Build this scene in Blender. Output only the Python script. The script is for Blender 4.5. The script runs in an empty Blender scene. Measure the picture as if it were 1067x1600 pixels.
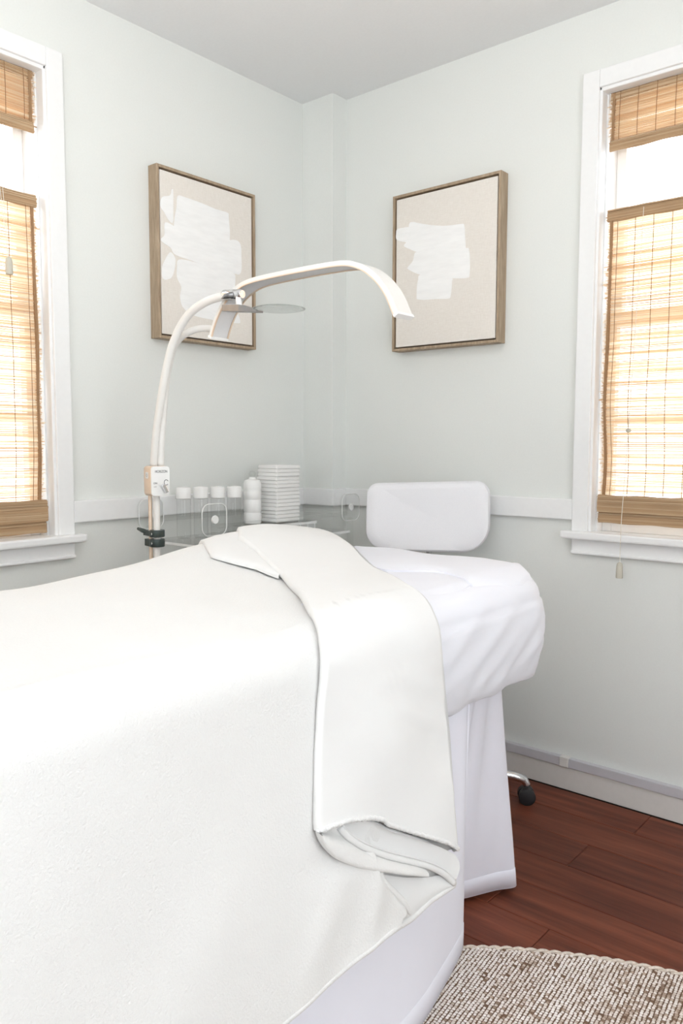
import bpy, bmesh, math, random
import numpy as np
from mathutils import Vector, Matrix
random.seed(7); RNG = np.random.default_rng(11)
PI = math.pi
scene = bpy.context.scene
COL = scene.collection

# ---------------------------------------------------------------- camera
F_PX, YAW, PITCH, ROLL = 1240.79, 0.70448965, 0.08464537, 0.00186493
CAM = np.array([2.18595, -2.41438, 1.12831])
_f = np.array([-math.sin(YAW)*math.cos(PITCH), math.cos(YAW)*math.cos(PITCH), -math.sin(PITCH)])
_r = np.array([math.cos(YAW), math.sin(YAW), 0.0]); _u = np.cross(_r, _f)
_r, _u = math.cos(ROLL)*_r+math.sin(ROLL)*_u, -math.sin(ROLL)*_r+math.cos(ROLL)*_u
cd = bpy.data.cameras.new('camera'); cam = bpy.data.objects.new('camera', cd); COL.objects.link(cam)
m = Matrix.Identity(4)
for i in range(3):
    m[i][0], m[i][1], m[i][2], m[i][3] = _r[i], _u[i], -_f[i], CAM[i]
cam.matrix_world = m
cd.sensor_fit = 'AUTO'; cd.sensor_width = 36.0; cd.lens = F_PX/1600*36; cd.clip_start = .02
scene.camera = cam

# ---------------------------------------------------------------- daylight, added fill lights, exposure
W = bpy.data.worlds.new('daylight_sky'); scene.world = W; W.use_nodes = True
bg = W.node_tree.nodes['Background']; bg.inputs[0].default_value = (.93, .97, 1.0, 1); bg.inputs[1].default_value = 4.7

def area(name, loc, look, sx, sy, power, col=(1, 1, 1), portal=False):
    l = bpy.data.lights.new(name, 'AREA'); l.shape = 'RECTANGLE'; l.size = sx; l.size_y = sy
    l.energy = power; l.color = col
    o = bpy.data.objects.new(name, l); COL.objects.link(o); o.location = loc
    o.rotation_euler = (Vector(look)-Vector(loc)).to_track_quat('-Z', 'Z').to_euler()
    if portal: l.cycles.is_portal = True
    return o
area('window_light_1', (-.17, -1.568, 1.527), (1, -1.568, 1.527), 1.3, .78, 10, portal=True)
area('window_light_2', (1.568, .17, 1.527), (1.568, -1, 1.527), .78, 1.3, 10, portal=True)
area('window_light_3', (1.9, -4.15, 1.6), (1.7, 0, 1.25), 1.5, 1.1, 1.5, (1, .985, .96))  # added fill from behind the camera, set at the unseen back opening
area('window_light_4', (3.55, -2.3, 1.5), (0, -2.0, 1.3), 1.8, 1.5, 9, (.95, .97, 1.0))  # added side fill to brighten the near side of the table
area('uplight_bowl', (1.7, -2.3, 1.55), (1.55, -2.05, 3), .5, .5, 38, (1, .99, .975))  # unseen fill aimed upward, added to bounce soft light off the ceiling
scene.view_settings.view_transform = 'Standard'; scene.view_settings.look = 'None'
scene.view_settings.gamma = 1; scene.view_settings.use_curve_mapping = False
scene.view_settings.exposure = -0.20
scene.cycles.use_denoising = True
scene.cycles.max_bounces = 14; scene.cycles.diffuse_bounces = 6; scene.cycles.transparent_max_bounces = 24
scene.cycles.transmission_bounces = 8; scene.cycles.caustics_refractive = False; scene.cycles.caustics_reflective = False

# ---------------------------------------------------------------- helpers
def hit(x, y, axis, val):
    """point of a plane (axis = val) seen at pixel x, y of the 1067 x 1600 frame"""
    r = _f+_r*(x-533.5)/F_PX-_u*(y-800)/F_PX
    return CAM+r*((val-CAM[axis])/r[axis])

def s2l(c):
    return tuple((v/255/12.92 if v/255 <= .04045 else ((v/255+.055)/1.055)**2.4) for v in c)

class MB:
    def __init__(s, org=(0, 0, 0)): s.v = []; s.f = []; s.org = np.array(org, float)
    def add(s, vs, fs):
        b = len(s.v); s.v += [tuple(map(float, p)) for p in vs]; s.f += [tuple(i+b for i in f) for f in fs]; return s
    def box(s, x0, x1, y0, y1, z0, z1):
        vs = [(x, y, z) for z in (z0, z1) for y in (y0, y1) for x in (x0, x1)]
        return s.add(vs, [(0, 2, 3, 1), (4, 5, 7, 6), (0, 1, 5, 4), (2, 6, 7, 3), (0, 4, 6, 2), (1, 3, 7, 5)])
    def obox(s, c, ax, ay, az):
        c, ax, ay, az = map(np.array, (c, ax, ay, az))
        vs = [c+i*ax+j*ay+k*az for k in (-1, 1) for j in (-1, 1) for i in (-1, 1)]
        return s.add(vs, [(0, 2, 3, 1), (4, 5, 7, 6), (0, 1, 5, 4), (2, 6, 7, 3), (0, 4, 6, 2), (1, 3, 7, 5)])
    def grid(s, P, closed_u=False, closed_v=False):
        P = np.asarray(P, float); n, k = P.shape[:2]; fs = []
        for i in range(n if closed_u else n-1):
            for j in range(k if closed_v else k-1):
                i2, j2 = (i+1) % n, (j+1) % k
                fs.append((i*k+j, i2*k+j, i2*k+j2, i*k+j2))
        return s.add(P.reshape(-1, 3), fs)
    def tube(s, path, r, n=10, caps=True, closed=False):
        path = [np.array(p, float) for p in path]; N = len(path)
        rr = r if hasattr(r, '__len__') else [r]*N
        rings = []; prev = None
        for i in range(N):
            a = path[(i-1) % N] if (closed or i > 0) else path[i]
            b = path[(i+1) % N] if (closed or i < N-1) else path[i]
            t = b-a; t = t/(np.linalg.norm(t)+1e-12)
            if prev is None:
                h = np.array((0, 0, 1.)) if abs(t[2]) < .9 else np.array((1., 0, 0))
                x = np.cross(h, t)
            else: x = prev-t*np.dot(prev, t)
            x /= np.linalg.norm(x); y = np.cross(t, x); prev = x
            rings.append([path[i]+rr[i]*(math.cos(q)*x+math.sin(q)*y) for q in np.arange(n)*2*PI/n])
        b = len(s.v); s.grid(rings, closed_u=closed, closed_v=True)
        if caps and not closed:
            s.f.append(tuple(b+i for i in range(n))[::-1]); s.f.append(tuple(b+(N-1)*n+i for i in range(n)))
        return s
    def lathe(s, prof, c=(0, 0, 0), n=20):
        rings = [[(c[0]+r*math.cos(q), c[1]+r*math.sin(q), c[2]+z) for q in np.arange(n)*2*PI/n] for r, z in prof]
        b = len(s.v); s.grid(rings, closed_v=True)
        s.f.append(tuple(b+i for i in range(n))[::-1]); s.f.append(tuple(b+(len(prof)-1)*n+i for i in range(n)))
        return s
    def prism(s, poly, vec):
        poly = [np.array(p, float) for p in poly]; n = len(poly); vec = np.array(vec, float)
        s.add(poly+[p+vec for p in poly], [tuple(range(n))[::-1], tuple(range(n, 2*n))]+[(i, (i+1) % n, n+(i+1) % n, n+i) for i in range(n)])
        return s
    def mesh(s, name, smooth=False, bevel=0, seg=2, recalc=True):
        me = bpy.data.meshes.new(name)
        V = np.array(s.v)-s.org
        me.from_pydata([tuple(p) for p in V], [], s.f); me.update()
        if bevel or recalc:
            bm = bmesh.new(); bm.from_mesh(me)
            if recalc: bmesh.ops.recalc_face_normals(bm, faces=bm.faces)
            if bevel:
                es = [e for e in bm.edges if len(e.link_faces) == 2 and e.calc_face_angle(0) > .6]
                bmesh.ops.bevel(bm, geom=es, offset=bevel, segments=seg, affect='EDGES', profile=.6)
            bm.to_mesh(me); bm.free()
        if smooth:
            for p in me.polygons: p.use_smooth = True
            if smooth == 'auto':
                me.set_sharp_from_angle(angle=math.radians(38))
        return me

def place(name, me, mat, parent=None):
    o = bpy.data.objects.new(name, me); COL.objects.link(o)
    if mat and not me.materials: me.materials.append(mat)
    if parent: o.parent = parent
    return o
def obj(name, mb, mat, parent=None, smooth=False, bevel=0, seg=2, recalc=True, kind=None, label=None):
    """one mesh object; its vertices are given relative to mb.org, the base of the thing it belongs to"""
    o = place(name, mb.mesh(name, smooth, bevel, seg, recalc), mat, parent)
    if parent is None: o.location = mb.org
    if kind: o['kind'] = kind
    if label: o['label'] = label
    return o
def thing(name, label, cat, loc=(0, 0, 0), group=None, kind=None):
    o = bpy.data.objects.new(name, None); COL.objects.link(o); o.location = loc; o.empty_display_size = .05
    if label: o['label'] = label
    if cat: o['category'] = cat
    if group: o['group'] = group
    if kind: o['kind'] = kind
    return o
def tag(o, label, cat, group=None):
    o['label'] = label; o['category'] = cat
    if group: o['group'] = group
    return o
def dup(root, loc, label, rotz=None):
    r = root.copy(); COL.objects.link(r); r.location = loc; r['label'] = label
    if rotz is not None: r.rotation_euler = (0, 0, rotz)
    for ch in list(root.children):
        c = ch.copy(); COL.objects.link(c); c.parent = r
        for g in ch.children:
            d = g.copy(); COL.objects.link(d); d.parent = c
    return r

# ---------------------------------------------------------------- materials
class Mat:
    def __init__(s, name):
        s.m = bpy.data.materials.new(name); s.m.use_nodes = True; s.t = s.m.node_tree
        s.b = s.t.nodes['Principled BSDF']; s.out = s.t.nodes['Material Output']
    def n(s, typ, **kw):
        nd = s.t.nodes.new(typ)
        for k, v in kw.items():
            if k.startswith('i_'): nd.inputs[k[2:].replace('_', ' ')].default_value = v
            else: setattr(nd, k, v)
        return nd
    def l(s, a, b): s.t.links.new(a, b)
    def coords(s, scale=(1, 1, 1), kind='Object'):
        tc = s.n('ShaderNodeTexCoord'); mp = s.n('ShaderNodeMapping'); mp.inputs['Scale'].default_value = scale
        s.l(tc.outputs[kind], mp.inputs['Vector']); return mp.outputs['Vector']
    def noise(s, vec, scale, detail=3, rough=.55):
        nd = s.n('ShaderNodeTexNoise'); nd.inputs['Scale'].default_value = scale
        nd.inputs['Detail'].default_value = detail; nd.inputs['Roughness'].default_value = rough
        if vec: s.l(vec, nd.inputs['Vector'])
        return nd.outputs['Fac']
    def ramp(s, fac, stops):
        nd = s.n('ShaderNodeValToRGB'); cr = nd.color_ramp
        while len(cr.elements) < len(stops): cr.elements.new(.5)
        for e, (p, c) in zip(cr.elements, stops): e.position = p; e.color = (*c, 1)
        s.l(fac, nd.inputs['Fac']); return nd.outputs['Color']
    def bump(s, h, strength=.2, dist=.01):
        nd = s.n('ShaderNodeBump'); nd.inputs['Strength'].default_value = strength; nd.inputs['Distance'].default_value = dist
        s.l(h, nd.inputs['Height']); s.l(nd.outputs['Normal'], s.b.inputs['Normal']); return nd
    def set(s, **kw):
        for k, v in kw.items(): s.b.inputs[k.replace('_', ' ')].default_value = v
        return s

def plain(name, col, rough=.5, metal=0, nscale=40, amt=.06, bstr=.0, stretch=(1, 1, 1), **kw):
    """paint, plastic or metal with a slight procedural mottling and relief"""
    M = Mat(name); v = M.coords(stretch); f = M.noise(v, nscale)
    a = tuple(c*(1-amt) for c in col); b = tuple(min(1, c*(1+amt)) for c in col)
    M.l(M.ramp(f, [(.3, a), (.7, b)]), M.b.inputs['Base Color'])
    M.set(Roughness=rough, Metallic=metal)
    if bstr: M.bump(f, bstr, .002)
    for k, val in kw.items(): M.b.inputs[k.replace('_', ' ')].default_value = val
    return M.m

WALL = plain('wall_paint', (.735, .752, .728), .75, nscale=180, amt=.012, bstr=.06)
CEIL = plain('ceiling_paint', (.775, .782, .788), .85, nscale=120, amt=.012, bstr=.05)
TRIM = plain('white_trim_paint', (.82, .825, .825), .38, nscale=60, amt=.01, bstr=.03)
BASE = plain('baseboard_paint', (.72, .70, .67), .5, nscale=60, amt=.015)
RACE = plain('raceway_plastic', (.56, .55, .58), .45, nscale=60, amt=.01)
FRAMEW = Mat('frame_wood')
_v = FRAMEW.coords((40, 40, 4)); _n = FRAMEW.noise(_v, 3, 5, .65)
FRAMEW.l(FRAMEW.ramp(_n, [(.25, s2l((138, 118, 96))), (.55, s2l((168, 148, 124))), (.8, s2l((188, 170, 148)))]), FRAMEW.b.inputs['Base Color'])
FRAMEW.set(Roughness=.6); FRAMEW.bump(_n, .25, .002); FRAMEW = FRAMEW.m
GAP = plain('frame_rebate', s2l((92, 76, 60)), .8)
def linen_mat():
    M = Mat('canvas_linen'); v1 = M.coords((1, 1, .12)); v2 = M.coords((.12, .12, 1))
    n1 = M.noise(v1, 420, 2); n2 = M.noise(v2, 420, 2)
    ad = M.n('ShaderNodeMath', operation='ADD'); M.l(n1, ad.inputs[0]); M.l(n2, ad.inputs[1])
    hf = M.n('ShaderNodeMath', operation='MULTIPLY'); hf.inputs[1].default_value = .5; M.l(ad.outputs[0], hf.inputs[0])
    M.l(M.ramp(hf.outputs[0], [(.35, s2l((220, 214, 206))), (.65, s2l((229, 224, 217)))]), M.b.inputs['Base Color'])
    M.set(Roughness=.9); M.bump(hf.outputs[0], .25, .001); return M.m
LINEN = linen_mat()
ACRYL_W = plain('white_paint_strokes', (.86, .86, .855), .55, nscale=14, amt=.03, bstr=.4, stretch=(1, 1, 5))

def cloth(name, col, weave, wstr, sheen=.2, big=0, fuzz=False):
    M = Mat(name); v = M.coords()
    f = M.noise(v, weave, 2, .6); g = M.noise(v, 5, 3)
    a = tuple(c*.975 for c in col)
    M.l(M.ramp(g, [(.3, a), (.7, col)]), M.b.inputs['Base Color'])
    M.set(Roughness=.95); M.b.inputs['Sheen Weight'].default_value = sheen; M.b.inputs['Sheen Roughness'].default_value = .5
    M.b.inputs['Specular IOR Level'].default_value = .15
    b1 = M.bump(f, wstr, .002)
    if big:
        vs = M.coords((1, .35, 1)); h = M.noise(vs, 9, 3, .5)
        b2 = M.n('ShaderNodeBump'); b2.inputs['Strength'].default_value = big; b2.inputs['Distance'].default_value = .02
        M.l(h, b2.inputs['Height']); M.l(b2.outputs['Normal'], b1.inputs['Normal'])
    return M.m
FLEECE = cloth('white_fleece', (.745, .743, .735), 260, .55, .35, .06)
LINING = cloth('smooth_white_lining', (.785, .785, .782), 700, .12, .1, .28)
SHEET = cloth('white_cotton_sheet', (.80, .808, .868), 800, .10, .05, .22)
SKIRT = cloth('white_skirt_cotton', (.865, .87, .955), 700, .10, .05, .05)
TERRY = cloth('white_terry', (.86, .855, .84), 420, .8, .4)
CHROME = plain('chrome', (.78, .78, .80), .12, 1.0, amt=.02)
DARKMET = plain('dark_steel', (.30, .30, .31), .28, 1.0, amt=.05)
LAMPW = plain('lamp_white_enamel', (.78, .765, .74), .35, amt=.01)
GOLD = plain('champagne_metal', s2l((226, 206, 186)), .42, .4, amt=.03)
DIFFUSER = plain('led_diffuser', (.66, .66, .665), .45, amt=.02)
BLACKP = plain('black_plastic', (.018, .018, .02), .4, amt=.2)
CLAMPM = plain('clamp_dark_metal', s2l((62, 72, 70)), .42, .4, amt=.12)
WHITEP = plain('white_plastic', (.84, .84, .83), .35, amt=.01)
VINYL = plain('white_vinyl', (.79, .79, .82), .42, nscale=300, amt=.015, bstr=.08)
CORD = plain('cord_cotton', (.74, .70, .62), .8, nscale=300, amt=.1)
TASSEL = plain('tassel_plastic', s2l((196, 192, 178)), .5, amt=.02)
INK = plain('printed_ink', (.03, .03, .035), .6)
INKG = plain('grey_printed_ink', (.32, .32, .33), .6)

def clear(name, tint=(1, 1, 1), base=.045, rough=.02):
    """clear sheet: straight-through light with a fresnel reflection"""
    M = Mat(name); M.t.nodes.remove(M.b)
    tr = M.n('ShaderNodeBsdfTransparent'); tr.inputs['Color'].default_value = (*tint, 1)
    gl = M.n('ShaderNodeBsdfGlossy'); gl.inputs['Roughness'].default_value = rough
    lw = M.n('ShaderNodeLayerWeight'); lw.inputs['Blend'].default_value = .5
    fr = M.n('ShaderNodeMath', operation='POWER'); fr.inputs[1].default_value = 4.5; M.l(lw.outputs['Facing'], fr.inputs[0])
    nz = M.noise(M.coords(), 3); nz2 = M.n('ShaderNodeMath', operation='MULTIPLY_ADD'); nz2.inputs[1].default_value = .02; nz2.inputs[2].default_value = base-.03
    M.l(nz, nz2.inputs[0]); ad = M.n('ShaderNodeMath', operation='ADD', use_clamp=True); M.l(fr.outputs[0], ad.inputs[0]); M.l(nz2.outputs[0], ad.inputs[1])
    mx = M.n('ShaderNodeMixShader'); M.l(ad.outputs[0], mx.inputs[0]); M.l(tr.outputs[0], mx.inputs[1]); M.l(gl.outputs[0], mx.inputs[2])
    M.l(mx.outputs[0], M.out.inputs['Surface']); return M.m
GLASS = clear('window_glass'); ACRYLIC = clear('clear_acrylic', (.982, .985, .982), .05, .06); JARG = clear('jar_glass', (.975, .98, .978), .05, .05)
LENS = clear('lens_glass', (.96, .97, .965), .05, .02)
EDGE = plain('acrylic_lit_edge', (.80, .81, .80), .3, amt=.03)  # pale opaque colour stands in for light caught in acrylic edges

def reed_mat(name, transl, dark=1.0, tone=(s2l((188, 156, 122)), s2l((208, 182, 150)), s2l((226, 206, 178)))):
    M = Mat(name); M.t.nodes.remove(M.b)
    at = M.n('ShaderNodeAttribute', attribute_name='tone')
    n = M.noise(M.coords((1.5, 1.5, 150)), 3, 3)
    ad = M.n('ShaderNodeMath', operation='MULTIPLY_ADD'); ad.inputs[1].default_value = .5; M.l(n, ad.inputs[0]); M.l(at.outputs['Fac'], ad.inputs[2])
    d = dark
    c = M.ramp(ad.outputs[0], [(.25, tuple(d*q for q in tone[0])), (.6, tuple(d*q for q in tone[1])), (1.0, tuple(d*q for q in tone[2]))])
    df = M.n('ShaderNodeBsdfDiffuse'); tl = M.n('ShaderNodeBsdfTranslucent'); M.l(c, df.inputs[0]); M.l(c, tl.inputs[0])
    mx = M.n('ShaderNodeMixShader'); mx.inputs[0].default_value = transl
    M.l(df.outputs[0], mx.inputs[1]); M.l(tl.outputs[0], mx.inputs[2]); M.l(mx.outputs[0], M.out.inputs['Surface']); return M.m
REED = reed_mat('bamboo_reed', .78, 1.0, (s2l((238, 219, 194)), s2l((250, 243, 229)), s2l((253, 250, 243)))); HEM = reed_mat('bamboo_folded_hem', .06, .90); BIND = reed_mat('bamboo_binding', .45, 1.0)
THREAD = plain('blind_thread', s2l((150, 116, 80)), .8)

def wood_mat():
    M = Mat('floor_wood'); oi = M.n('ShaderNodeObjectInfo'); tc = M.n('ShaderNodeTexCoord')
    off = M.n('ShaderNodeVectorMath', operation='SCALE'); cmb = M.n('ShaderNodeCombineXYZ')
    M.l(oi.outputs['Random'], cmb.inputs[0]); M.l(oi.outputs['Random'], cmb.inputs[1]); M.l(oi.outputs['Random'], cmb.inputs[2])
    M.l(cmb.outputs[0], off.inputs[0]); off.inputs['Scale'].default_value = 37
    add = M.n('ShaderNodeVectorMath', operation='ADD'); M.l(tc.outputs['Object'], add.inputs[0]); M.l(off.outputs[0], add.inputs[1])
    mp = M.n('ShaderNodeMapping'); mp.inputs['Scale'].default_value = (1.6, 26, 26); M.l(add.outputs[0], mp.inputs['Vector'])
    n1 = M.noise(mp.outputs[0], 1.6, 6, .62)
    mp2 = M.n('ShaderNodeMapping'); mp2.inputs['Scale'].default_value = (1.2, 7, 7); M.l(add.outputs[0], mp2.inputs['Vector'])
    n2 = M.noise(mp2.outputs[0], 1.2, 3, .5)
    mm = M.n('ShaderNodeMath', operation='MULTIPLY_ADD'); mm.inputs[1].default_value = .55; M.l(n1, mm.inputs[0])
    m2 = M.n('ShaderNodeMath', operation='MULTIPLY'); m2.inputs[1].default_value = .45; M.l(n2, m2.inputs[0]); M.l(m2.outputs[0], mm.inputs[2])
    c = M.ramp(mm.outputs[0], [(.28, s2l((60, 29, 20))), (.45, s2l((98, 51, 36))), (.58, s2l((120, 66, 47))), (.75, s2l((150, 93, 67)))])
    hs = M.n('ShaderNodeHueSaturation'); M.l(c, hs.inputs['Color'])
    rv = M.n('ShaderNodeMapRange'); rv.inputs[3].default_value = .82; rv.inputs[4].default_value = 1.18; M.l(oi.outputs['Random'], rv.inputs[0]); M.l(rv.outputs[0], hs.inputs['Value'])
    M.l(hs.outputs[0], M.b.inputs['Base Color']); M.set(Roughness=.46); M.b.inputs['Specular IOR Level'].default_value = .22
    M.bump(n1, .12, .002); return M.m
WOOD = wood_mat()
SUB = plain('floor_joint', (.012, .007, .005), .9)

# ---------------------------------------------------------------- room shell
RX, RY, H = 3.6, -4.2, 2.44          # room: X 0..RX, Y RY..0; the far corner is the origin
O0, O1, SILL, HEAD = 1.168, 1.968, .85, 2.205   # window openings measured from the corner
struct_kw = dict(kind='structure')
b = MB()
b.box(-.16, 0, -O0, .16, 0, H); b.box(-.16, 0, RY, -O1, 0, H); b.box(-.16, 0, -O1, -O0, 0, SILL); b.box(-.16, 0, -O1, -O0, HEAD, H)
obj('wall_left', b, WALL, kind='structure')
b = MB()
b.box(0, O0, 0, .16, 0, H); b.box(O1, RX+.16, 0, .16, 0, H); b.box(O0, O1, 0, .16, 0, SILL); b.box(O0, O1, 0, .16, HEAD, H)
obj('wall_right', b, WALL, kind='structure')
b = MB(); b.box(-.16, RX+.16, RY-.16, RY, 0, 1.0); b.box(-.16, RX+.16, RY-.16, RY, 2.2, H); b.box(-.16, 1.1, RY-.16, RY, 1.0, 2.2); b.box(2.7, RX+.16, RY-.16, RY, 1.0, 2.2)
obj('wall_back', b, WALL, kind='structure')
b = MB(); b.box(RX, RX+.16, RY, 0, 0, .7); b.box(RX, RX+.16, RY, 0, 2.3, H); b.box(RX, RX+.16, RY, -3.3, .7, 2.3); b.box(RX, RX+.16, -1.3, 0, .7, 2.3)
obj('wall_side', b, WALL, kind='structure')
for i, (x0, x1, y0, y1, z0, z1) in enumerate([(1.1, 2.7, RY-.10, RY-.06, 1.0, 2.2), (RX+.06, RX+.10, -3.3, -1.3, .7, 2.3)]):  # unseen rear windows, added so sky light can fill the room
    w = thing('window_%d' % (i+3), None, None, ((x0+x1)/2, (y0+y1)/2, z0), kind='structure'); org = w.location
    f = MB(org); g = MB(org); t = .06
    if i == 0:
        f.box(x0, x0+t, y0, y1, z0, z1).box(x1-t, x1, y0, y1, z0, z1).box(x0, x1, y0, y1, z0, z0+t).box(x0, x1, y0, y1, z1-t, z1)
        g.box(x0+t, x1-t, y0+.015, y1-.015, z0+t, z1-t)
    else:
        f.box(x0, x1, y0, y0+t, z0, z1).box(x0, x1, y1-t, y1, z0, z1).box(x0, x1, y0, y1, z0, z0+t).box(x0, x1, y0, y1, z1-t, z1)
        g.box(x0+.015, x1-.015, y0+t, y1-t, z0+t, z1-t)
    obj('window_frame', f, TRIM, w); obj('pane', g, GLASS, w)
b = MB(); b.box(-.16, RX+.16, RY-.16, .16, H, H+.1); obj('ceiling', b, CEIL, kind='structure')
b = MB((0, 0, -.02)); b.box(-.16, RX+.16, RY-.16, .16, -.08, -.006); fl = obj('floor', b, SUB, kind='structure')
# floor boards, one object each
PW, PL, G = .146, 1.22, .0008
rows = int((-RY)/PW)+2
shared = {}
for k in range(rows):
    y1 = min(0.0, -.020+ -PW*k + PW - .0); y1 = -.312+PW*3-PW*k-.146
    y0 = y1-PW
    if y0 > -.001 or y1 < RY: continue
    y1c, y0c = min(y1, 0), max(y0, RY)
    x = {2: 1.322, 5: 1.412}.get(int(round((-.312-y1)/PW))+2, None)
    kk = int(round((-.312-y1)/PW))
    x = 1.322 if kk == 0 else (1.412 if kk == 3 else .1+((kk*.47) % 1)*PL)
    while x > 0: x -= PL
    while x < RX:
        xa, xb = max(x, 0), min(x+PL, RX)
        if xb-xa > .02:
            key = (round(xb-xa, 4), round(y1c-y0c, 4))
            if key not in shared:
                mb = MB(); hw, hh = key[0]/2-G, key[1]/2-G
                mb.box(-hw, hw, -hh, hh, -.006, 0); shared[key] = mb.mesh('plank', bevel=.0012, seg=1)
            o = place('plank', shared[key], WOOD, fl); o.location = ((xa+xb)/2, (y0c+y1c)/2, .02)
        x += PL

# boxed chase in the corner, chair rails, baseboards
CW, CDp = .156, .080
b = MB(); b.box(0, CW, -CDp, 0, 0, H); obj('trim_1', b, WALL, kind='structure')
def rail(name, x0, x1, y0, y1):
    b = MB(); b.box(x0, x1, y0, y1, .890, .957); obj(name, b, TRIM, kind='structure', bevel=.004)
rail('trim_2', 0, .018, -1.112, -CDp); rail('trim_3', CW, 1.112, -.018, 0)
rail('trim_4', 0.018, CW+.018, -CDp-.018, -CDp); rail('trim_5', CW, CW+.018, -CDp, -.018)
rail('trim_6', 0, .018, RY, -2.024); rail('trim_7', 2.024, RX, -.018, 0)
def bb(name, *a):
    b = MB(); b.box(*a); obj(name, b, BASE, kind='structure', bevel=.003)
bb('baseboard_right', CW, RX, -.014, 0, 0, .078); bb('baseboard_left', 0, .014, RY, -CDp, 0, .078)
bb('baseboard_chase', .014, CW+.014, -CDp-.014, -CDp, 0, .078)
# cable raceway along the top of the right baseboard
t = thing('cable_raceway', 'pale grey plastic cable raceway running along the top of the baseboard', 'cable cover', (.9, 0, .078))
b = MB(t.location); b.box(.885, 3.2, -.020, 0, .0785, .108); obj('cover_strip', b, RACE, t, bevel=.002)
b = MB(t.location); b.box(1.094, 1.124, -.024, 0, .0783, .111); obj('joint_clip', b, BASE, t, bevel=.002, label='cream joint clip')
b = MB(t.location); b.prism([(.885, -.020, .0785), (.885, -.020, .108), (.855, -.020, .130), (.855, -.020, .100)], (0, .02, 0)); obj('elbow', b, RACE, t, bevel=.002)

# ---------------------------------------------------------------- windows and woven blinds
def local(side):
    """(u along the wall from the corner, v into the room, z) -> world"""
    return (lambda u, v, z: (v, -u, z)) if side == 'left' else (lambda u, v, z: (u, -v, z))
def ubox(mb, L, u0, u1, v0, v1, z0, z1):
    a = L(u0, v0, z0); c = L(u1, v1, z1)
    return mb.box(min(a[0], c[0]), max(a[0], c[0]), min(a[1], c[1]), max(a[1], c[1]), z0, z1)

def window(name, side):
    L = local(side); org = L((O0+O1)/2, 0, SILL)
    w = thing(name, None, None, org, kind='structure')
    def part(nm, boxes, mat=TRIM, bevel=.003, **k):
        mb = MB(org)
        for q in boxes: ubox(mb, L, *q)
        return obj(nm, mb, mat, w, bevel=bevel, **k)
    C0, C1 = 1.112, 2.024
    part('casing', [(C0, O0-.004, 0, .019, SILL-.002, 2.253)]); part('casing', [(O1+.004, C1, 0, .019, SILL-.002, 2.253)])
    part('head_casing', [(O0-.004, O1+.004, 0, .019, HEAD-.004, 2.253)])
    part('stop_bead', [(O0-.014, O0+.004, -.028, .010, SILL, HEAD), (O1-.004, O1+.014, -.028, .010, SILL, HEAD), (O0-.01, O1+.01, -.028, .010, HEAD-.014, HEAD+.010)], bevel=.004)
    part('jamb', [(O0-.002, O0+.008, -.158, -.028, SILL, HEAD), (O1-.008, O1+.002, -.158, -.028, SILL, HEAD), (O0, O1, -.158, -.028, HEAD-.010, HEAD+.002)], bevel=0)
    part('window_sill', [(1.085, 2.051, -.02, .045, .833, .857), (O0, O1, -.158, -.02, .833, .853)], bevel=.006)
    part('apron', [(C0, C1, 0, .016, .790, .834)], bevel=.003); part('apron_bead', [(C0-.002, C1+.002, 0, .020, .783, .793)], bevel=.004)
    for nm, v, z0, z1 in (('lower_sash', -.085, .853, 1.535), ('upper_sash', -.120, 1.500, HEAD-.010)):
        u0, u1, st = O0+.008, O1-.008, .030
        f = part(nm, [(u0, u0+st, v-.016, v+.016, z0, z1), (u1-st, u1, v-.016, v+.016, z0, z1), (u0+st, u1-st, v-.016, v+.016, z0, z0+.045), (u0+st, u1-st, v-.016, v+.016, z1-.035, z1)])
        cuts = [z0+.045, 1.205, z1-.035] if nm == 'lower_sash' else [z0+.045, z1-.035]
        if len(cuts) == 3:
            mb = MB(org); ubox(mb, L, u0+st, u1-st, v-.010, v+.010, 1.194, 1.216); obj('muntin', mb, TRIM, f)
        for a, c in zip(cuts[:-1], cuts[1:]):
            mb = MB(org); ubox(mb, L, u0+st, u1-st, v-.002, v+.002, a, c); obj('pane', mb, GLASS, f)
    return w
window('window_1', 'left'); window('window_2', 'right')

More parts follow.
